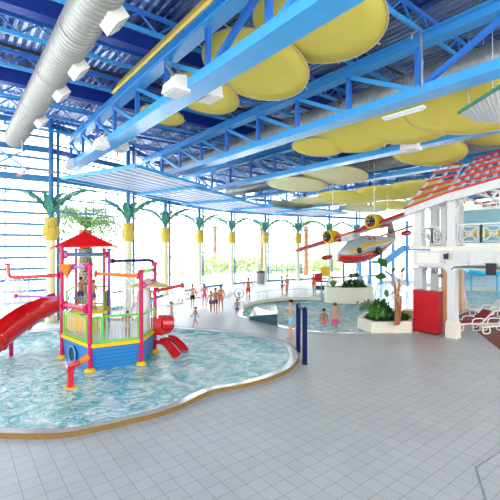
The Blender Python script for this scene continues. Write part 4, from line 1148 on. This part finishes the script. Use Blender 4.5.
g = G(478, 332); lounger((g.x-.6, g.y+.9, .02), -.55, 'white plastic lounger with maroon cushion just right of the front house post', M['rug'])
g = G(497, 334); lounger((g.x-.5, g.y+.6, .02), -.55, 'white plastic lounger at the right edge, nearest on the terracotta deck')
g = G(480, 318); lounger((g.x, g.y+.3, .02), -.5, 'white plastic lounger farthest back on the terracotta deck')
# raised far pool rim & slide wall seen under the balcony
c0, c1 = G(462, 289), G(545, 291)
b = MB(); b.quad_slab([at(c0, 0), at(c1, 0), at(c1, .25), at(c0, .25)], .5); o = b.build('pool_ledge', M['coping'], origin=at(c0, 0)); tag(o, 'cream ledge behind the teal pool under the balcony', 'ledge')
c0, c1 = P(462, 0, 36), P(560, 0, 38)
b = MB(); b.quad_slab([at(c0, 0), at(c1, 0), at(c1, 1.75), at(c0, 1.75)], .3); o = b.build('pale_wall', mat('pale_grey_blue_rock', (.42, .58, .68), .6, 0, .25, 2), origin=at(c0, 0)); tag(o, 'pale grey-blue low wall behind the teal pool at right', 'wall')
b = MB(); sl2 = catmull([P(468, 269, 33), P(476, 271, 33), P(490, 272, 33.5), P(520, 270, 34)], 4, False); b.tube(sl2, .35, 12)
for q in (2, 9): p = sl2[q]; b.cyl((p.x, p.y, 0), p, .08, n=8)
o = b.build('turquoise_slide_tube', mat('turquoise_plastic', (.02, .5, .75), .3), origin=at(sl2[0], 0)); tag(o, 'bright turquoise slide tube seen through the arch under the balcony', 'slide')

# ------------------------------------------------------------------ seaplane
def seaplane():
    cx = P(369, 248, 23.5); K = 1.24
    fw = (Vector((-CT, ST, 0))*.72 + Vector((-ST, -CT, 0))*.66); fw.z = -.07; fw.normalize()       # nose direction
    wv = Vector((CT, -ST, 0))*.72 + Vector((-ST, -CT, 0))*.65; wv.z = .27
    wv = (wv-fw*wv.dot(fw)).normalized(); upv = wv.cross(fw); upv = upv if upv.z > 0 else -upv
    t = empty('seaplane', cx+Vector((0, 0, -1.0)), 'large red and silver model seaplane with yellow engines hanging over the pool', 'seaplane')
    W = lambda f, s, u: cx+(fw*f+wv*s+upv*u)*K
    # fuselage lofted from sections: (f, halfwidth, top, bottom)
    sec = [(2.55, .05, -.05, -.15), (2.4, .28, .1, -.38), (2.0, .45, .22, -.55), (1.5, .52, .42, -.62), (1.1, .54, .62, -.64), (.4, .54, .66, -.62), (-.4, .50, .60, -.5), (-1.2, .38, .5, -.28), (-2.0, .26, .42, -.02), (-2.7, .12, .36, .12), (-2.95, .03, .3, .2)]
    def sect(hw, tp, bt, lo, hi, n=10):
        pts = []
        for k in range(n+1):
            a = lo+(hi-lo)*k/n; c, s = math.cos(a), math.sin(a)
            m_ = (tp+bt)/2; hh = (tp-bt)/2
            x = hw*math.copysign(abs(c)**.7, c); y = m_+hh*math.copysign(abs(s)**.8, s)
            pts.append((x, y))
        return pts
    def skin(lo, hi, name, m, sc=1.0):
        b = MB(); L = [[b.bm.verts.new(W(f, x*sc, y)) for x, y in sect(hw, tp, bt, lo, hi)] for f, hw, tp, bt in sec]
        for i in range(len(L)-1):
            for k in range(len(L[0])-1): b.bm.faces.new((L[i][k], L[i][k+1], L[i+1][k+1], L[i+1][k]))
        o = b.build(name, m, t, smooth=True); o.modifiers.new('s', 'SOLIDIFY').thickness = .02; return o
    fu = skin(-.32, PI+.32, 'fuselage', M['planegrey']); skin(PI+.30, 2*PI-.30, 'hull_bottom', M['red'])
    # orange side stripe
    for sg in (-1, 1):
        A = []; B = []
        for f, hw, tp, bt in sec[1:-1]:
            m_ = (tp+bt)/2; hh = (tp-bt)/2
            A.append(W(f, sg*(hw+.028), m_+hh*.02)); B.append(W(f, sg*(hw*.97+.028), m_+hh*(.34 if f > .5 else .2)))
        b = MB(); b.strip(A, B); b.build('side_stripe', M['orange' if 0 else 'yellow'], fu).modifiers.new('s', 'SOLIDIFY').thickness = .01
        b = MB()
        for k in range(5):
            f = .55-.42*k; b.box((0, 0, 0), (0, 0, 0)) if 0 else None
            c = W(f, sg*(.47-.05*k*(k > 1)), .36+.0*k); R = Matrix((fw, wv, upv)).transposed().to_4x4(); b.box(c, (.2, .12, .14), rot=R)
        b.build('side_window', M['redcab'], fu)
        c = W(1.75, sg*.50, -.12); b = MB(); b.cyl(c, c+wv*sg*.08, .17, n=18); b.build('wheel', M['black'], t)
        c = W(.2, sg*.54, -.28); b = MB(); b.cyl(c, c+wv*sg*.12, .24, n=18); b.build('wheel', M['black'], t)
    R = Matrix((fw, wv, upv)).transposed().to_4x4()
    # cockpit
    b = MB(); b.box(W(1.32, 0, .62), (.62, .82, .36), rot=R); b.build('cockpit', M['white'], fu)
    b = MB(); b.box(W(1.64, .2, .63), (.04, .3, .24), rot=R); b.box(W(1.64, -.2, .63), (.04, .3, .24), rot=R); b.box(W(1.32, .42, .63), (.4, .03, .24), rot=R); b.box(W(1.32, -.42, .63), (.4, .03, .24), rot=R); b.build('cockpit_window', M['planegrey'], fu)
    b = MB(); b.box(W(1.25, 0, .84), (.8, .95, .08), rot=R); b.build('cockpit_roof', M['red'], fu)
    # wing: tapered, with red leading edge
    def wing(s0, s1, c0, c1, f0, u0, u1, name):
        b = MB(); A = []; B = []
        for s, c, u in ((s0, c0, u0), (s1, c1, u1)):
            prof = [(c*.5, 0), (c*.3, .09), (-.1*c, .09), (-c*.5, .0), (-.1*c, -.05), (c*.3, -.06)]
            A.append([b.bm.verts.new(W(f0+x, s, u+y)) for x, y in prof])
        for k in range(6): b.bm.faces.new((A[0][k], A[0][(k+1) % 6], A[1][(k+1) % 6], A[1][k]))
        b.bm.faces.new(A[0]); b.bm.faces.new(A[1][::-1]); o = b.build(name, M['planegrey'], t)
        b = MB(); b.tube([W(f0+c0*.5, s0, u0+.01), W(f0+c1*.5, s1, u1+.01)], .075, 8, radii=[.09, .06]); b.build('leading_edge', M['red'], o)
        b = MB(); b.quad_slab([W(f0+c0*.45, s0, u0+.1), W(f0-c0*.1, s0, u0+.11), W(f0-c1*.1, s1, u1+.11), W(f0+c1*.45, s1, u1+.1)], .015); b.build('wing_top_panel', M['red'], o)
    wing(0, 3.8, 1.5, 1.0, .55, .82, .92, 'wing'); wing(0, -3.8, 1.5, 1.0, .55, .82, .92, 'wing')
    # engines
    for sg in (-1, 1):
        c = W(.9, sg*1.25, 1.02)
        b = MB(); b.cyl(c-fw*.1, c+fw*.55, .40, .43, n=20, caps=False); b.cyl(c+fw*.55, c+fw*.66, .43, .34, n=20, caps=False); b.cyl(c-fw*.1, c-fw*.9, .40, .12, n=16); e = b.build('engine', M['yellow'], t, smooth=True)
        e.modifiers.new('s', 'SOLIDIFY').thickness = .03
        b = MB(); b.cyl(c+fw*.38, c+fw*.42, .37, n=20); b.build('engine_face', M['planegrey'], e)
        b = MB(); b.cyl(c+fw*.42, c+fw*.6, .08, .04, n=12); 
        for k in range(9):
            a = 2*PI*k/9; b.cyl(c+fw*.44+(wv*math.cos(a)+upv*math.sin(a))*.1, c+fw*.44+(wv*math.cos(a)+upv*math.sin(a))*.32, .045, n=6)
        b.build('cylinder_heads', M['black'], e)
        b = MB(); b.box(c-fw*.35+upv*-.25, (1.2, .5, .3), rot=R); b.build('nacelle', M['red'], t)
    # floats
    for sg in (-1, 1):
        c = W(.45, sg*2.25, .12); b = MB(); b.ell(c, (.62, .15, .16), 14, rot=R); f_ = b.build('float', M['red'], t, smooth=True)
        b = MB(); b.bar(c, W(.45, sg*2.25, .86), .1, .04); b.build('float_strut', M['planegrey'], f_)
    # tail
    b = MB(); b.quad_slab([W(-2.0, 0, .4), W(-2.95, 0, .32), W(-3.05, 0, 1.25), W(-2.6, 0, 1.25)], .06); b.build('tail_fin', M['grille'], t)
    b = MB(); b.quad_slab([W(-2.35, -1.35, .62), W(-2.35, 1.35, .62), W(-2.9, 1.25, .62), W(-2.9, -1.25, .62)], .05); b.build('tailplane', M['planegrey'], t)
    b = MB(); b.tube([W(-2.33, -1.35, .64), W(-2.33, 1.35, .64)], .05, 6); b.build('tailplane_edge', M['red'], t)
    b = MB()
    for f, s in ((1, 1.2), (1, -1.2), (-2.4, 0)):
        p = W(f, s, 1.0); b.cyl(p, (p.x, p.y, 9.7), .012, n=5)
    b.build('hanging_wire', M['steel'], t)
seaplane()

# ------------------------------------------------------------------ blue slide tower behind
t = empty('slide_tower', P(400, 0, 40)*1.0, 'light blue steel stair tower of the water slides behind the seaplane tail', 'slide tower')
t.location.z = 0; t['wloc'] = [t.location.x, t.location.y, 0.0]
for (u, d) in ((407, 38), (393, 39), (381, 40), (425, 40), (370, 41), (360, 42)):
    p = P(u, 0, d); MB().bar(at(p, 0), at(p, 6.5 if u == 407 else 4.5), .22, .22).build('post', M['skyblue'], t)
b = MB(); b.bar(P(385, 262, 38), P(404, 248, 38), .35, .6); b.bar(P(404, 248, 38), P(430, 248, 39), .3, .5); b.bar(P(372, 262, 38.5), P(385, 262, 38), .3, .35)
b.build('stair_flight', M['skyblue'], t)
b = MB()
for k in range(7):
    p = P(385, 256, 38).lerp(P(404, 242, 38), k/6); b.bar(p, p+Vector((0, 0, -.8)), .06)
b.bar(P(385, 254, 38), P(404, 241, 38), .08); b.build('guard_rail', M['skyblue'], t)
b = MB(); b.bar(P(385, 271, 38), P(400, 281, 38), .2); b.bar(P(405, 262, 38), P(430, 262, 39), .12)
b.build('brace', M['skyblue'], t)
b = MB(); b.bar(P(356, 262, 41), P(380, 262, 40), .12); b.bar(P(356, 270, 41), P(380, 270, 40), .12); b.bar(P(358, 262, 41), P(358, 270, 41), .1)
b.build('cross_rail', M['skyblue'], t)

# ------------------------------------------------------------------ people
def to_mesh_skin(verts, edges, radii, levels=1):
    me = bpy.data.meshes.new('tmp'); me.from_pydata([tuple(v) for v in verts], edges, []); ob = bpy.data.objects.new('tmp', me); C.objects.link(ob)
    md = ob.modifiers.new('k', 'SKIN'); md.use_smooth_shade = True
    for i, sv in enumerate(me.skin_vertices[0].data):
        r = radii[i]; sv.radius = r if isinstance(r, tuple) else (r, r); sv.use_root = (i == 0)
    s = ob.modifiers.new('s', 'SUBSURF'); s.levels = levels; s.render_levels = levels
    dg = bpy.context.evaluated_depsgraph_get(); dg.update()
    out = bpy.data.meshes.new_from_object(ob.evaluated_get(dg)); bpy.data.objects.remove(ob); bpy.data.meshes.remove(me)
    for p in out.polygons: p.use_smooth = True
    return out
def person(loc, h, face, lab, pose='stand', sk=0, hair=0, bottom='ltblue', top=None, longhair=False, depth_z=None):
    """local frame: faces -Y, x to its left; then rotated by face"""
    t = empty('person', loc, lab, 'person', None, face)
    s = h/1.75; child = h < 1.45; hd = 1.18 if child else 1.0
    A = dict(stand=((.27, .0, -.02), (.30, -.06, 0), .0, .0), walk=((.24, .20, 0), (.24, -.24, .03), .30, -.26), up=((.30, -.28, .0), (.28, -.26, .0), .06, -.03),
             chest=((.25, -.04, 0), (.25, -.04, 0), .03, -.03), hips=((.36, .06, 0), (.36, .06, 0), .02, -.02), run=((.28, .24, .05), (.28, -.28, .08), .5, -.42), wave=((.3, 0, 0), (.3, -.2, 0), .1, -.1))[pose]
    V = []; E = []; Rr = []
    def add(p, r, par=None):
        V.append(Vector(p)*s); Rr.append(tuple(x*s for x in r) if isinstance(r, tuple) else r*s); i = len(V)-1
        if par is not None: E.append((par, i))
        return i
    pel = add((0, 0, .94), (.145, .105)); wa = add((0, 0, 1.09), (.125, .09), pel); chs = add((0, .0, 1.3), (.155, .105), wa); up_ = add((0, 0, 1.42), (.11, .08), chs)
    nk = add((0, 0, 1.49), (.055, .055), up_); hb_ = add((0, -.015, 1.56), (.075*hd, .08*hd), nk); hm = add((0, -.01, 1.64), (.085*hd, .1*hd), hb_); ht = add((0, .0, 1.71), (.065*hd, .08*hd), hm)
    hands = []
    for sd, arm, leg in ((1, A[0], A[2]), (-1, A[1], A[3])):
        sh = add((sd*.19, 0, 1.40), .058, up_)
        if pose == 'up': el = (sd*.30, -.16, 1.30); wr = (sd*.27, -.36, 1.50); hn = (sd*.27, -.42, 1.56)
        elif pose == 'chest': el = (sd*.27, -.02, 1.13); wr = (sd*.10, -.22, 1.22); hn = (sd*.03, -.26, 1.25)
        elif pose == 'hips': el = (sd*.40, .08, 1.16); wr = (sd*.22, -.02, 1.0); hn = (sd*.17, -.06, .98)
        elif pose == 'wave' and sd == -1: el = (sd*.40, -.1, 1.34); wr = (sd*.58, -.22, 1.40); hn = (sd*.66, -.25, 1.42)
        else: el = (sd*.25, arm[1]*.45+.02, 1.13); wr = (sd*arm[0], arm[1]-.03, .90+abs(arm[1])*.25); hn = (sd*arm[0], arm[1]*1.2-.04, .82+abs(arm[1])*.3)
        e_ = add(el, .042, sh); w_ = add(wr, .03, e_); n_ = add(hn, (.042, .022), w_)
        hv = (Vector(hn)-Vector(wr)).normalized(); sv = hv.cross(Vector((1, 0, 0))).normalized() if abs(hv.x) < .9 else Vector((0, 1, 0))
        for k, (o_, L_) in enumerate(((-.03, .065), (-.01, .078), (.01, .073), (.03, .058))):
            b0 = Vector(hn)+sv*o_+hv*.03; b1 = b0+hv*L_*.55; b2 = b1+(hv+Vector((-sd*.35, -.1, -.1))).normalized()*L_*.5
            f1 = add(b0, .011, n_); f2 = add(b1, .010, f1); add(b2, .008, f2)
        th = add(Vector(hn)-hv*.01+sv*-.045+Vector((-sd*.02, 0, 0)), .012, n_); add(Vector(hn)+hv*.03+sv*-.065+Vector((-sd*.03, 0, 0)), .009, th)
        hp = add((sd*.085, 0, .86), .088, pel)
        an = leg
        kn = add((sd*.095, -math.sin(an)*.42-.02, .86-math.cos(an)*.38), .057, hp)
        bend = abs(an)*.7 if an < 0 else 0
        ax = (sd*.10, -math.sin(an)*.42-.02+(.0 if an >= 0 else .12+abs(an)*.35)-math.sin(an)*.25*(an > 0), .09+(.10*abs(an) if an < 0 else 0))
        an_ = add(ax, .036, kn); cf = (Vector(V[kn])/s*.55+Vector(ax)*.45)
        he = add((ax[0], ax[1]-.03, ax[2]-.045), (.04, .03), an_); add((ax[0]+sd*.015, ax[1]-.16, ax[2]-.06), (.038, .02), he)
    me = to_mesh_skin(V, E, Rr)
    mnz = min(v.co.z for v in me.vertices)
    bm = bmesh.new(); bm.from_mesh(me)
    m2 = MB(); m2.bm.free(); m2.bm = bm
    zf = 1.635
    m2.ell(Vector((0, -.105*hd-.01, zf))*s, (.014*s, .02*s, .022*s), 8)                                # nose
    for sd in (-1, 1): m2.ell(Vector((sd*.088*hd, 0, zf+.0))*s, (.012*s, .022*s, .03*s), 8)            # ears
    bmesh.ops.translate(bm, vec=(0, 0, -mnz), verts=bm.verts[:])
    me.clear_geometry(); bm.to_mesh(me); bm.free(); me.materials.clear(); me.materials.append(SK[sk])
    for p in me.polygons: p.use_smooth = True
    body = bpy.data.objects.new('body', me); me.name = 'body'; C.objects.link(body); body.parent = t
    def part(b, name, m, par=body):
        bmesh.ops.translate(b.bm, vec=(0, 0, -mnz), verts=b.bm.verts[:])
        bmesh.ops.recalc_face_normals(b.bm, faces=b.bm.faces[:]); me_ = bpy.data.meshes.new(name); b.bm.to_mesh(me_); b.bm.free(); me_.materials.append(m)
        for p in me_.polygons: p.use_smooth = True
        o = bpy.data.objects.new(name, me_); C.objects.link(o); o.parent = par; return o
    b = MB(); b.ell(Vector((0, .022, 1.69))*s, (.093*hd*s, .108*hd*s, .085*hd*s), 12)
    if longhair: b.ell(Vector((0, .07, 1.56))*s, (.085*s, .05*s, .16*s), 10)
    part(b, 'hair', HAIR[hair], t)
    for sd in (-1, 1):
        b = MB(); b.ell(Vector((sd*.032*hd, -.098*hd-.008, 1.66))*s, (.012*s, .008*s, .008*s), 6); part(b, 'eye', M['black'], t)
    b = MB(); b.ell(Vector((0, -.095*hd-.01, 1.595))*s, (.025*s, .008*s, .007*s), 6); part(b, 'mouth', CL['red'], t)
    # shorts: skin of pelvis and thighs, a little fatter
    if bottom:
        vv = [Vector((0, 0, .95))*s, Vector((0, 0, 1.03))*s]; ee = [(0, 1)]; rr = [(.162*s, .122*s), (.142*s, .105*s)]
        for idx, an in ((1, A[2]), (-1, A[3])):
            hpv = Vector((idx*.09, 0, .86)); kv = Vector((idx*.098, -math.sin(an)*.42-.02, .86-math.cos(an)*.38))
            L_ = .55 if bottom != 'brief' else .12
            e_ = hpv.lerp(kv, L_)
            vv += [hpv*s, e_*s]; k = len(vv); ee += [(0, k-2), (k-2, k-1)]; rr += [.105*s, .088*s]
        me_ = to_mesh_skin(vv, ee, rr); me_.transform(Matrix.Translation((0, 0, -mnz))); me_.materials.clear(); me_.materials.append(CL[bottom]); o = bpy.data.objects.new('shorts', me_); C.objects.link(o); o.parent = t
    if top:
        vv = [Vector((0, 0, 1.02))*s, Vector((0, 0, 1.28))*s, Vector((0, 0, 1.40))*s]; ee = [(0, 1), (1, 2)]; rr = [(.15*s, .118*s), (.172*s, .125*s), (.13*s, .1*s)]
        me_ = to_mesh_skin(vv, ee, rr); me_.transform(Matrix.Translation((0, 0, -mnz))); me_.materials.clear(); me_.materials.append(CL[top]); o = bpy.data.objects.new('top', me_); C.objects.link(o); o.parent = t
    return t
away = -TH+PI      # facing away from the camera: local -Y -> +forward
toward = -TH
rightw = -TH+PI/2; leftw = -TH-PI/2
def hgt(u, v, px): return px*F*H/(v-HZ)/F
PEO = [
 (290.5, 338.5, 38.5, leftw-.1+.0, 'man in light blue swim shorts standing with hands at his chest beside the navy posts', 'chest', 0, 0, 'ltblue', None, 0),
 (195.5, 326, 19, leftw+.6, 'small child in light blue shorts stepping along the pool edge below the man', 'walk', 1, 0, 'ltblue', None, 0),
 (171.5, 327, 25, rightw, 'child in light blue shorts walking near the red bucket of the play structure', 'wave', 0, 1, 'ltblue', None, 0),
 (192.5, 309, 25, away, 'man in black shorts seen from behind, walking away', 'walk', 0, 0, 'black', None, 0),
 (204.5, 306.5, 23, away+.2, 'girl in a bright pink swimsuit walking left of the group', 'walk', 0, 1, 'pink', 'pink', 1),
 (211, 312, 21, away-.2, 'child in dark patterned trunks in the middle of the walking group, left one', 'walk', 1, 1, 'dark', None, 0),
 (215.5, 314, 26, toward, 'boy in dark striped trunks leading the walking group', 'walk', 1, 0, 'dark', None, 0),
 (220.8, 310.5, 25, toward+.2, 'dark-haired woman in a coral swimsuit at the right of the walking group', 'walk', 1, 0, 'coral', 'coral', 1),
 (237, 317.5, 18.5, toward+.3, 'small boy in teal shirt and dark shorts standing alone', 'stand', 1, 0, 'navy', 'teal', 0),
 (248.3, 301, 23.5, away+.1, 'bather in red shorts with hands on hips beside the curved wall', 'hips', 1, 0, 'red', None, 0),
 (282, 295, 19, rightw-.4, 'woman in a black swimsuit talking to another, far behind the pool', 'stand', 2, 1, 'black', 'black', 1),
 (287, 295.5, 20.5, leftw+.4, 'bather in red bottoms facing the woman in black', 'stand', 1, 0, 'coral', None, 0),
]
for (u, v, px, f, lab, pose, sk, hr_, bt, tp, lh) in PEO:
    g = G(u, v); person((g.x, g.y, 0), hgt(u, v, px), f, lab, pose, sk, hr_, bt, tp, bool(lh))
# lifeguard in red
g = G(313.5, 292); person((g.x, g.y, 0), 1.62, leftw+.5, 'lifeguard dressed all in red standing beside the blue chair', 'hips', 1, 0, 'red', 'red', False)
# bathers in the pool
g = G(324, 324, -.04); person((g.x, g.y, -.6), 1.35, away, 'boy standing waist-deep in the swimming pool left of the woman in pink', 'stand', 1, 0, 'coral', None)
g = G(335, 326.5, -.04); person((g.x, g.y, -.6), 1.75, away, 'woman in pink bikini bottoms wading in the swimming pool', 'stand', 0, 1, 'pink', None)
g = G(357.5, 305, -.04); person((g.x, g.y, -1.0), 1.2, toward, 'small bather up to the neck in water below the rounded planter', 'stand', 0, 1, 'coral', None)
g = G(362, 284, -.04); person((g.x, g.y, -.9), 1.6, toward, 'distant bather in the water under the seaplane, left one', 'stand', 0, 1, 'coral', None)
g = G(369, 283, -.04); person((g.x, g.y, -.7), 1.6, toward, 'distant bather in the water under the seaplane, right one', 'stand', 0, 0, 'black', None)
# on the ship
p = P(127.5, 0, 12.95); person((p.x, p.y, hz1+.02), .95, toward+.2, 'small boy in striped trunks at the front railing of the play ship, arms up', 'up', 1, 1, 'khaki', None)
p = P(80.5, 0, 15.3); person((p.x, p.y, 1.5), 1.25, away+.5, 'boy in navy trunks on the upper platform beside the steering wheel', 'walk', 1, 0, 'navy', None)
p = P(93.5, 0, 15.2); person((p.x, p.y, 1.5), 1.15, away-.4, 'smaller boy in navy trunks behind the magenta post on the upper platform', 'stand', 1, 1, 'navy', None)
g = G(138.5, 318); person((g.x, g.y, 0), 1.5, toward, 'pale bather behind the right part of the play structure', 'stand', 2, 1, 'coral', 'coral')
g = G(149.5, 316); person((g.x, g.y, 0), 1.75, away, 'bather in light blue shorts between two magenta posts of the play structure', 'stand', 1, 1, 'ltblue', None)

# ------------------------------------------------------------------ poolside furniture in the distance
g = G(260.5, 284); t = empty('waste_bin', g, 'dark grey bin standing by the sixth column', 'bin')
MB().lathe(g, [(.42, 0), (.45, 1.2)], 16).build('body', M['grille'], t); MB().lathe(g, [(.48, 1.2), (.48, 1.3), (.3, 1.42)], 16).build('lid', M['black'], t)
g = G(321.5, 293); t = empty('lifeguard_chair', g, 'blue and red lifeguard chair next to the lifeguard in red', 'chair')
for dx in (-.35, .35):
    for dy in (-.3, .3): MB().bar((g.x+dx*1.2, g.y+dy*1.2, 0), (g.x+dx, g.y+dy, 1.0), .08).build('leg', M['skyblue'], t)
MB().box((g.x, g.y, 1.0), (.85, .7, .1)).build('seat', M['redcab'], t); MB().box((g.x, g.y+.35, 1.35), (.85, .08, .65)).build('backrest', M['redcab'], t)
MB().box((g.x, g.y, .45), (.8, .6, .35)).build('storage_box', M['black'], t)
g = P(325, 272, 38); t = empty('notice_board', (g.x, g.y, 0), 'yellow notice board behind the lifeguard chair', 'board')
MB().box((g.x, g.y, 1.45), (.9, .08, 1.0), rz=-TH).build('panel', M['yellow'], t)
for dx in (-.38, .38): MB().bar((g.x+dx*CT, g.y-dx*ST, 0), (g.x+dx*CT, g.y-dx*ST, 1.9), .07).build('leg', M['steel'], t)
g = G(239, 300); t = empty('round_hoop_stand', g, 'round grey metal wheel rack on the white deck left of the bather in red shorts', 'rack')
b = MB(); c_ = at(g, .5)
for r_ in (.34, .1): b.tube([c_+Vector((r_*CT*math.cos(2*PI*k/20), -r_*ST*math.cos(2*PI*k/20), r_*math.sin(2*PI*k/20))) for k in range(21)], .04, 6)
b.build('hoop', M['grille'], t); MB().bar(g, c_, .06).build('leg', M['grille'], t)
for i, (u, v, lab) in enumerate([(163, 306, 'white lounger far behind the red sprayer arm'), (222, 297, 'white lounger far behind the walking group'), (228, 294, 'white lounger next to the wheel rack'), (178, 303, 'white lounger left of the man in black shorts')]):
    g = G(u, v); lounger((g.x, g.y, 0), .4+i*.3, lab)
g = G(183, 299); lounger((g.x, g.y, 0), .2, 'red cushioned lounger in the distance left of the man in black shorts', M['red'])

# floor drain hatch lower right
g0 = [G(476, 468), G(510, 446), G(540, 470), G(492, 520)]
b = MB(); 
for i in range(4): p, q = g0[i], g0[(i+1) % 4]; b.bar(at(p, .004), at(q, .004), .03, .01)
o = struct(b.build('trim_5', M['steel']))

# ------------------------------------------------------------------ hall walls added out of view to limit the daylight
b = MB(); b.box((58.1, 9, 5), (.2, 34, 10.3)); struct(b.build('wall_right', M['cream']))
b = MB(); b.box((22, -8.1, 1.5), (72, .2, 3)); struct(b.build('wall_back', M['cream']))

# ------------------------------------------------------------------ light
sc = bpy.context.scene
w = bpy.data.worlds.new('world'); sc.world = w; w.use_nodes = True
n = w.node_tree.nodes; bg = n['Background']
tc = n.new('ShaderNodeTexCoord'); sx = n.new('ShaderNodeSeparateXYZ'); w.node_tree.links.new(tc.outputs['Generated'], sx.inputs[0])
cr = n.new('ShaderNodeValToRGB'); cr.color_ramp.elements[0].color = (1, .99, .97, 1); cr.color_ramp.elements[0].position = .5; cr.color_ramp.elements[1].color = (.97, .98, 1, 1); cr.color_ramp.elements[1].position = .8
w.node_tree.links.new(sx.outputs['Z'], cr.inputs[0]); w.node_tree.links.new(cr.outputs[0], bg.inputs[0])
bg.inputs[1].default_value = 2.6
sun = bpy.data.lights.new('sun', 'SUN'); sun.energy = 3.0; sun.angle = math.radians(20); so = bpy.data.objects.new('sun', sun); C.objects.link(so)
so.rotation_euler = Vector((.25, -.6, -.8)).to_track_quat('-Z', 'Y').to_euler()
sc.view_settings.view_transform = 'Standard'; sc.view_settings.look = 'None'; sc.view_settings.gamma = 1; sc.view_settings.exposure = .98
